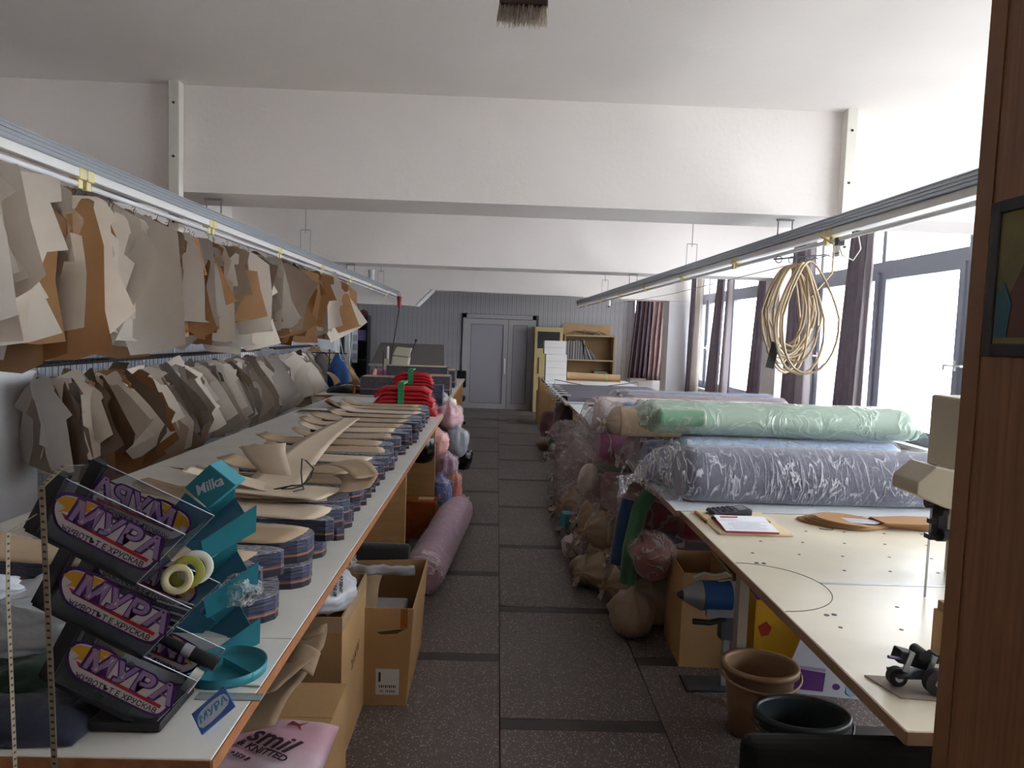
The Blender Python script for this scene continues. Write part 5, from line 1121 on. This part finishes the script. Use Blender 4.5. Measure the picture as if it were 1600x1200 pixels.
def bunch(name, label, grp, x, y, z, cols, P, n, tilt, yaw, dx=0, hook=True, sx=1, lift=0):
    t = thing(name, label, 'paper pattern', (x, y, z), 0, grp)
    if hook: place('hook', hook_me, t)
    for k in range(n):
        c = rh.choice(cols); me = rh.choice(P[c])
        sv = rh.choice((1.05, .95, .8, .62, .9)) if k else 1.05
        M = Matrix.Translation((dx*.2*k/n, (k-n/2)*.018, -.09-.012*k+lift)) @ Matrix.Rotation(yaw+rh.uniform(-.22, .22), 4, 'Z') @ Matrix.Rotation(tilt+rh.uniform(-.38, .38), 4, 'Y') @ Matrix.Rotation(rh.uniform(-.1, .1), 4, 'X') @ Matrix.Diagonal((sx*sv, sx*sv, sx*sv, 1))
        place('card', me, t, M)
    return t
# upper row on the cable
upper = []
y = 2.55
while y < 9.75:
    if y < 3.3: cols = ['white', 'white', 'tan', 'white']
    elif y < 4.3: cols = ['white', 'tan', 'white', 'cream', 'brown', 'white']
    elif y < 5.6: cols = ['brown', 'tan', 'brown', 'grey', 'cream', 'tan']
    elif y < 7.2: cols = ['cream', 'grey', 'white', 'taupe', 'tan']
    else: cols = ['cream', 'brown', 'brown', 'white', 'tan', 'brown', 'grey']
    upper.append((y, cols)); y += rh.uniform(.10, .145)
for i, (y, cols) in enumerate(upper):
    bunch('pattern_bunch', f'bunch of {cols[0]} card patterns on the upper cable, {ordw(i)} from the camera', 'card patterns hanging from the upper cable', -2.10+rh.uniform(-.10, .04)-(.06 if y > 4.7 else 0), y, 2.335, cols, UP, 7, rh.uniform(-.15, .5), rh.uniform(-.55, .30), dx=-1, sx=1.0 if y < 4.4 else .98, lift=.065)
for i in range(34):
    y = 2.9+.2*i
    bunch('pattern_bunch', f'inner bunch of card patterns on the wall side cable, {ordw(i)} from the camera', 'card patterns hanging on the wall side cable', -2.58+rh.uniform(-.1, .05), y, 2.335, ['tan', 'taupe', 'grey', 'tan', 'cream'] if y > 4.2 else ['white', 'cream', 'white', 'tan'], UP, 3, rh.uniform(-.1, .45), rh.uniform(-.7, .4), sx=.98, lift=.065)
wire('second steel cable nearer the left wall carrying inner card patterns', [(-2.58, 2.0, 2.335), (-2.58, 9.4, 2.335)], .004)
# lower wall rail
for nm, ya, yb_, lab in (('clothes_rail', 4.65, 9.35, 'near double black rail along the left wall full of hooked patterns'), ('clothes_rail', 9.96, 12.3, 'far double black rail along the left wall beyond the column')):
    t = thing(nm, lab, 'rail', (-3.1, ya, 1.37)); L = yb_-ya
    MB().cyl((0, 0, 0), (0, L, 0), .012, n=8).cyl((-.06, 0, .012), (-.06, L, .012), .012, n=8).build('bar', mat('rail_black', '2a262c', .4, metal=.4), t, kind='stuff')
    for k in range(4):
        yy = .2+(L-.4)*k/3; MB().bb(-.395, .01, yy-.012, yy+.012, -.03, -.012).bb(-.395, -.37, yy-.012, yy+.012, -.03, .12).build('bracket', whitemetal, t)
lower = []; y = 4.78
while y < 12.2:
    if not 9.33 < y < 9.98: lower.append(y)
    y += rh.uniform(.06, .082)
for i, y in enumerate(lower):
    cols = ['grey', 'cream', 'taupe', 'grey', 'cream'] if y < 5.0 or y > 5.8 else ['taupe', 'brown', 'grey', 'cream', 'brown']
    if y > 10: cols = ['cream', 'taupe', 'grey', 'brown', 'white']
    bunch('pattern_bunch', f'bunch of card patterns on the lower wall rail, {ordw(i)} from the camera', 'card patterns hooked on the lower wall rail', -3.05, y, 1.375, cols, LO, 3, rh.uniform(-.5, .1), rh.uniform(-.5, .6), dx=1, sx=1.0 if y < 5.4 else 1.08)
# wall shelves / white bracket boxes glimpsed above the rail
for i, (y, lab) in enumerate([(5.9, 'white metal bracket frame on the left wall above the rail'), (7.3, 'second white bracket on the left wall above the rail'), (10.6, 'white bracket on the left wall beyond the column')]):
    t = thing('wall_bracket', lab, 'bracket', (-3.47, y, 1.62)); MB().bb(0, .03, -.03, .03, -.12, .12).bb(.0, .34, -.015, .015, -.12, -.09).build('frame', whitemetal, t)
    if i < 2:
        o = loose(['curved grey pattern leaning on the first wall bracket', 'pale card leaning behind the second wall bracket'][i], (-3.3, y+.12, 1.46), (.1, .1, 1), (1, -.2, 0), .34, .22, .14, .06, [CM['grey'], CM['cream']][i], 3+i)

# ------------------------------------------------------------------ far end of the room
# stacks on the second left table
def block(name, label, loc, d, m, cat='fabric stack', rz=0, top=None, stripes=True):
    t = thing(name, label, cat, loc, rz); w, l, h = d
    P = [(-w/2, -l/2), (w/2, -l/2), (w/2, l/2), (-w/2, l/2)]
    MB().prism(P, 0, h*.3).build('bottom_layers', navy_l, t); MB().prism(P, h*.3, h*.36).build('stripe_layer', salmon, t); MB().prism(P, h*.36, h).build('upper_layers', m, t)
    if top: MB().prism([(a*.94, b_*.9) for a, b_ in P], h, h+.006).build('paper', top, t)
    return t
dk = mat('dark_knit', '45404a', .9, '39353e', 30)
block('fabric_stack', 'dark knit stack left of the red pile on the farther table', (-1.32, 8.7, .901), (.62, .3, .22), dk, top=kr)
block('fabric_stack', 'dark knit stack right of the red pile on the farther table', (-.78, 8.9, .901), (.42, .4, .24), dk, top=kr)
block('fabric_stack', 'long topmost dark knit stack behind the red pile', (-1.05, 9.5, .901), (.8, .3, .32), dk, top=kr_l)
block('fabric_stack', 'dark knit stack farthest at the right edge of the farther table', (-.80, 10.3, .901), (.42, .5, .24), dk, top=kr)
cloth_heap('folded_cloth', 'grey and mauve patterned cloth heap on the farther table', (-1.75, 10.3, .901), (.7, .5, .11), mat('check_cloth', '5d5566', .8, '77707f', 25), 21)
cloth_heap('folded_cloth', 'black leather-like bundle tied with an orange band by the coats', (-1.75, 8.85, .901), (.62, .4, .10), mat('black_leather', '1c1b1e', .4), 23)
o = MB().tube([(-1.72, 8.62, .90), (-1.72, 8.64, 1.0), (-1.72, 8.85, 1.03), (-1.71, 9.06, .98)], .018, 8).build('orange_band', mat('orange_fabric', 'a8622a', .7)); tag(o, 'orange band knotted around the black bundle', 'band')
for i in range(3): loose(['brown card standing on the black bundle, left', 'brown card standing on the black bundle, middle', 'brown card lying on the black bundle, right'][i], (-1.95+.2*i, 8.75, 1.01), (-.5+.4*i, .1, .5), (.5, .5, 0), .2, .12, .05, .02, kr_d, i)
# cream press with white standard and lever
pr = thing('cutting_press', 'cream fabric cutting press with white column on the farther table', 'machine', (-1.55, 11.6, .901))
cm2 = mat('press_cream', 'a8a291', .5)
for nm, pts, y0, y1, m in (('head', [(-.14, .38), (.13, .36), (.16, .50), (-.08, .52)], -.1, .12, cm2), ('body', [(-.16, .16), (.10, .14), (.13, .35), (-.14, .37)], -.12, .14, cm2), ('foot_block', [(-.18, .0), (.10, .0), (.10, .13), (-.16, .15)], -.12, .14, mat('press_grey', '7e7c74', .5))):
    bevel(MB().prism(pts, y0, y1, XZ(0)).build(nm, m, pr), .012)
MB().cyl((-.22, -.05, .0), (-.22, -.05, .52), .02, n=12).build('column', whitemetal, pr)
MB().bb(-.27, -.2, -.09, -.02, .18, .32).build('clamp', cm2, pr); MB().cyl((-.29, -.06, .0), (-.29, -.06, .44), .008, n=8).build('rod', darkmetal, pr)
MB().cyl((.14, 0, .38), (.22, 0, .62), .009, n=8).cyl((.22, 0, .61), (.226, 0, .65), .022, n=10).build('lever', darkmetal, pr)
# tilted grey board table
tg = thing('tilted_board', 'large grey tilted drawing board against the far wall', 'board', (-1.75, 14.2, 0))
MB().add([(-.72, -.35, 1.0), (.72, -.35, 1.0), (.66, .3, 1.42), (-.62, .3, 1.42), (-.72, -.33, .97), (.72, -.33, .97), (.66, .32, 1.39), (-.62, .32, 1.39)], [(0, 1, 2, 3), (7, 6, 5, 4), (0, 4, 5, 1), (1, 5, 6, 2), (2, 6, 7, 3), (3, 7, 4, 0)]).build('board', mat('board_grey', '67635e', .5), tg)
for x in (-.6, .6): MB().bb(x-.02, x+.02, -.3, -.26, 0, 1.0).bb(x-.02, x+.02, .2, .24, 0, 1.33).bb(x-.02, x+.02, -.3, .24, .1, .14).build('leg', steelpaint, tg)
MB().bb(-.74, .74, -.38, -.345, .975, 1.02).build('lip', mat('lip_pale', '9b948f', .5), tg)
mg = cloth('magenta2', '8d4a70', '7d3f63')
roll('fabric_roll', 'magenta fabric roll on the left before the tilted board', (-2.2, 12.6, .80), .55, .10, mg, None, 61)
roll('fabric_roll', 'magenta fabric roll with white end on the right before the tilted board', (-1.45, 12.6, .80), .62, .10, mg, FILM, 62, ends=(False, True), tail=.06)
fs_ = thing('low_stand', 'low wooden stand carrying the magenta rolls', 'stand', (-1.5, 12.6, 0)); MB().bb(-.75, .75, -.18, .18, .76, .795).build('shelf_top', board_wood, fs_)
for x in (-.7, .7): MB().bb(x-.02, x+.02, -.16, .16, 0, .76).build('side_panel', board_wood, fs_)
oc = thing('office_chair', 'black rounded chair back near the far double door', 'chair', (-.80, 13.2, 0))
bevel(MB().bb(-.24, .24, -.03, .03, .66, .98).build('backrest', blk, oc), .09, 4); bevel(MB().bb(-.24, .24, -.45, -.02, .44, .52).build('seat', blk, oc), .03, 3); MB().cyl((0, -.22, .06), (0, -.22, .44), .03, n=12).bb(-.02, .02, -.02, .02, .5, .7).build('pedestal', black, oc)
for a in range(5): MB().box((.13*math.cos(a*1.257), -.22+.13*math.sin(a*1.257), .04), (.26, .04, .03), rz=a*1.257).cyl((.24*math.cos(a*1.257), -.22+.24*math.sin(a*1.257), 0), (.24*math.cos(a*1.257), -.22+.24*math.sin(a*1.257), .04), .02, n=8).build('leg', black, oc)
# left far shelf with calendar, red bag on top
sh = thing('shelf_unit', 'black open shelf unit in the far left corner with red bag on top', 'shelf', (-2.98, 15.65, 0))
for q in ((-.16, -.14, -.2, .2, 0, 1.98), (.14, .16, -.2, .2, 0, 1.98), (-.14, .14, .18, .2, 0, 1.98)): MB().bb(*q).build('side_panel', black, sh)
for z in (.02, .5, 1.0, 1.42, 1.96): MB().bb(-.14, .14, -.2, .18, z-.015, z+.015).build('shelf_board', mat('shelf_dark', '2a2529', .5), sh)
o = bevel(MB().bb(-3.1, -2.86, 15.50, 15.75, 1.435, 1.66).build('storage_box', mat('violet_box', '6d5a86', .6)), .01); tag(o, 'violet box on the upper shelf in the far corner', 'box')
cloth_heap('folded_cloth', 'dark red bag heaped on top of the black shelf', (-3.0, 15.66, 1.98), (.34, .3, .12), cloth('darkred2', '6b1f33'), 31)
cl = thing('wall_calendar', 'white hanging calendar on the front of the black shelf', 'calendar', (-3.08, 15.43, 1.35)); MB().bb(-.06, .06, 0, .004, -.40, .40).build('sheet', mat('calendar_white', 'c9ccd2', .6), cl)
for k in range(3): MB().bb(-.048, .048, -.001, 0, -.33+.2*k, -.20+.2*k).build('month_grid', mat('calendar_grey', '9ea1aa', .6), cl)
# coat rack
cr = thing('coat_rack', 'low steel coat rail with two garments near the left column', 'rack', (-2.58, 11.0, 0)); MB().cyl((-.28, 0, 1.30), (.28, 0, 1.30), .008, n=8).cyl((0, 0, .0), (0, 0, 1.36), .012, n=8).bb(-.2, .2, -.15, .15, 0, .02).build('frame', darkmetal, cr)
def coat(label, x, m, s):
    def fn(u, v):
        a = u*2*PI; w = .05+.10*min(1, v*2.4)+.02*v; return (math.cos(a)*w*(1+.15*math.sin(5*a+s)*v), math.sin(a)*w*.55*(1+.2*math.sin(4*a+s)*v), -.62*v)
    t = thing('hanging_coat', label, 'coat', (x, 10.98, 1.29)); o = MB().grid(fn, 30, 12).build('fabric', m, t); solid(o, .004)
    MB().tube([(0, 0, -.02), (0, 0, .012), (.01, 0, .02)], .004, 5).build('hanger_hook', darkmetal, t)
coat('grey coat hanging on the low coat rail', -2.72, cloth('coatgrey', '6f6768', '625b5c'), 1)
coat('bright blue jacket hanging on the low coat rail', -2.44, cloth('coatblue', '24508c', '1e457c'), 3)
# far right: cream floor unit, shelf cabinet, white boxes, kraft roll
ac = thing('floor_air_conditioner', 'tall cream floor-standing air unit with black grille by the double door', 'appliance', (1.10, 15.55, 0)); acm = mat('ac_cream', 'b9a878', .5)
bevel(MB().bb(-.30, .30, -.2, .25, 0, 1.86).build('body', acm, ac), .01); MB().bb(-.24, .24, -.212, -.2, 1.40, 1.76).build('grille_recess', black, ac)
for k in range(8): MB().box((0, -.216, 1.435+.042*k), (.46, .012, .012)).build('grille_slat', mat('slat_dark', '2f2f2c', .4), ac)
MB().bb(-.22, -.19, -.225, -.2, .85, 1.2).build('handle_strip', mat('rust_strip', '5c2c20', .5), ac)
sc2 = thing('shelf_cabinet', 'open tan wooden cabinet with leaning magazines beside the air unit', 'cabinet', (2.0, 15.6, 0)); cw = mat('cabinet_wood', 'a88c66', .55, '9c805a', 4)
for q in ((-.55, -.52, -.2, .2, 0, 1.72), (.52, .55, -.2, .2, 0, 1.72)): MB().bb(*q).build('side_panel', cw, sc2)
MB().bb(-.52, .52, .18, .2, 0, 1.72).build('back_panel', mat('cabinet_back', '8f714e', .6), sc2); MB().bb(-.55, .50, .2, .22, 1.72, 1.95).build('backboard', cw, sc2)
for z in (.4, .78, 1.17, 1.70): MB().bb(-.52, .52, -.2, .18, z-.012, z+.012).build('shelf_board', mat('shelf_edge', 'b8a684', .5), sc2)
rb = random.Random(9); x = 1.50
mcol = [mat('mag_'+c, c, .5) for c in ('8f8d8c', '3d3a40', 'b5b2b0', '5c4a48', '6f6d72')]
for i in range(26):
    w = rb.uniform(.014, .028); lean = 0 if i < 18 else .15+.07*(i-18); h = rb.uniform(.38, .42)-(.02*(i-18) if i > 18 else 0)
    o = MB().bb(0, w, -.13, .13, 0, h).build('magazine', mcol[i % 5]); o.location = (x, 15.57, 1.184+.0); o.rotation_euler = (0, -lean, 0); tag(o, f'thin magazine, {ordw(i)} from the left in the row on the tan cabinet shelf', 'magazine', 'magazines in the tan cabinet'); x += w+.002+(.016 if i > 17 else 0)
for i in range(3): o = bevel(MB().bb(2.12, 2.42, 15.45, 15.7, .794+.05*i, .836+.05*i).build('file_box', mat('file_grey', '6b675f', .5, '7f7a70', 3)), .004); tag(o, ['lowest', 'middle', 'topmost'][i]+' grey file box of the short stack low in the tan cabinet', 'box')
q = thing('wire_heap', 'tangle of thin rods on top of the tan cabinet', 'wire', (1.95, 15.58, 1.715)); 
for k in range(12): MB().tube([(-.45+.07*k, rb.uniform(-.1, .1), .01), (-.3+.06*k, rb.uniform(-.1, .1), rb.uniform(.05, .11)), (-.05+.045*k, rb.uniform(-.1, .1), .02)], .006, 5).build('rod', darkmetal, q)
wm = mat('white_carton', 'd2cfcd', .6)
for i, (dx, w) in enumerate([(0, .36), (.0, .36), (-.03, .37)]):
    t = thing('white_box', ['lowest white carton of the stack on the far table', 'middle white carton of the stack on the far table', 'topmost white carton of the stack, set slightly left'][i], 'box', (1.02+dx, 12.35, .901+.232*i)); bevel(MB().bb(-w/2, w/2, -.15, .15, 0, .23).build('body', wm, t), .004); MB().bb(-w/2+.01, w/2-.01, -.003-.15, -.15, .112, .118).build('seam', mat('seam_grey', 'aaa7a4', .6), t)
t = thing('kraft_paper_roll', 'thick kraft paper roll with a green tie lying on the far table', 'paper roll', (1.24, 12.55, .901)); MB().cyl((0, 0, .075), (.95, 0, .065), .075, .065, n=24).build('roll', mat('kraft_roll', '9c805e', .7), t)
MB().cyl((.70, 0, .068), (.715, 0, .068), .0725, n=24).build('green_tie', mat('green_tie', '7fae6c', .6), t); MB().bb(0, .95, -.12, -.04, 0, .012).build('loose_edge', mat('kraft_roll', '9c805e', .7), t)
for i, (yy, lab) in enumerate([(13.2, 'brown carton stacked behind the white boxes, by the air unit'), (13.7, 'second brown carton on the floor before the air unit')]): 
    carton(lab, (.98, yy+.3, 0), (.34, .4, .88-.3*i), open_top=False)
# dark fabric lay on the far right table, clamps, wire arms
lay = thing('fabric_lay', 'flat dark grey fabric lay spread over the far white table', 'fabric', (1.6, 9.75, .901)); lm = mat('lay_grey', '56515c', .85, '4e4954', 3)
for k in range(2): MB().bb(-.73, .74, -1.22+1.22*k, -.01+1.22*k, 0, .05-.01*k).build('layer', lm, lay)
cs = mat('clamp_white', 'b4b4b4', .4)
for k in range(6):
    t = thing('spreading_clamp', f'white metal clamp on the aisle edge of the dark lay, {ordw(k)} from the camera', 'clamp', (.80, 8.75+.38*k, .96)); MB().box((.02, 0, 0), (.22, .02, .010), rz=-.1).bb(.0, .016, -.01, .01, -.09, 0).box((-.01, 0, -.09), (.12, .018, .008)).build('arm', cs, t)
for k, xx in enumerate((1.15, 1.9)): wire(['left bent wire guide standing on the dark lay', 'right bent wire guide standing on the dark lay'][k], [(xx-.25 if k == 0 else xx+.3, 10.95, .90), (xx-.25 if k == 0 else xx+.3, 10.95, 1.01), (xx+.25 if k == 0 else xx-.25, 10.9, .93)], .006)
o = bevel(MB().box((1.25, 7.98, .915), (.40, .03, .022)).build('rotary_handle', black)); tag(o, 'dark straight tool lying on the white table beyond the bundles', 'tool')
# clutter under the far right table
far_b = [('dark garment heap hanging at the aisle end of the far table', (.88, 8.9, .45), (.26, .5, .42), cloth('gar1', '4a3a42')), ('grey striped garment heap under the clamps', (.92, 9.6, .35), (.26, .5, .5), cloth('gar2', '5c5a60')),
 ('dark green crumpled cloth on the floor under the far table', (.95, 9.9, 0), (.4, .5, .28), cloth('gar3', '1f4a2c')), ('navy folded pile on the floor under the far table', (1.1, 8.8, 0), (.5, .5, .34), cloth('gar4', '1b2340')),
 ('ochre wrapped pile above the navy one under the far table', (1.15, 9.0, .36), (.5, .4, .22), cloth('gar5', '9c7436')), ('rose and white heap on the floor under the far table end', (.9, 11.2, 0), (.4, .5, .5), cloth('gar6', '7c4a52')), ('pale crumpled bag on the floor beside the aisle, far table', (.74, 10.3, 0), (.25, .3, .2), mat('dull_beige_plastic', '9a8a78', .4))]
for i, (lab, loc, dm, m) in enumerate(far_b): bag('cloth_heap', lab, loc, dm, m, None, 50+i, 'cloth', knot=False)
o = MB().cyl((3.1, 15.5, 0), (3.1, 15.5, .001), .001, n=3) if False else None
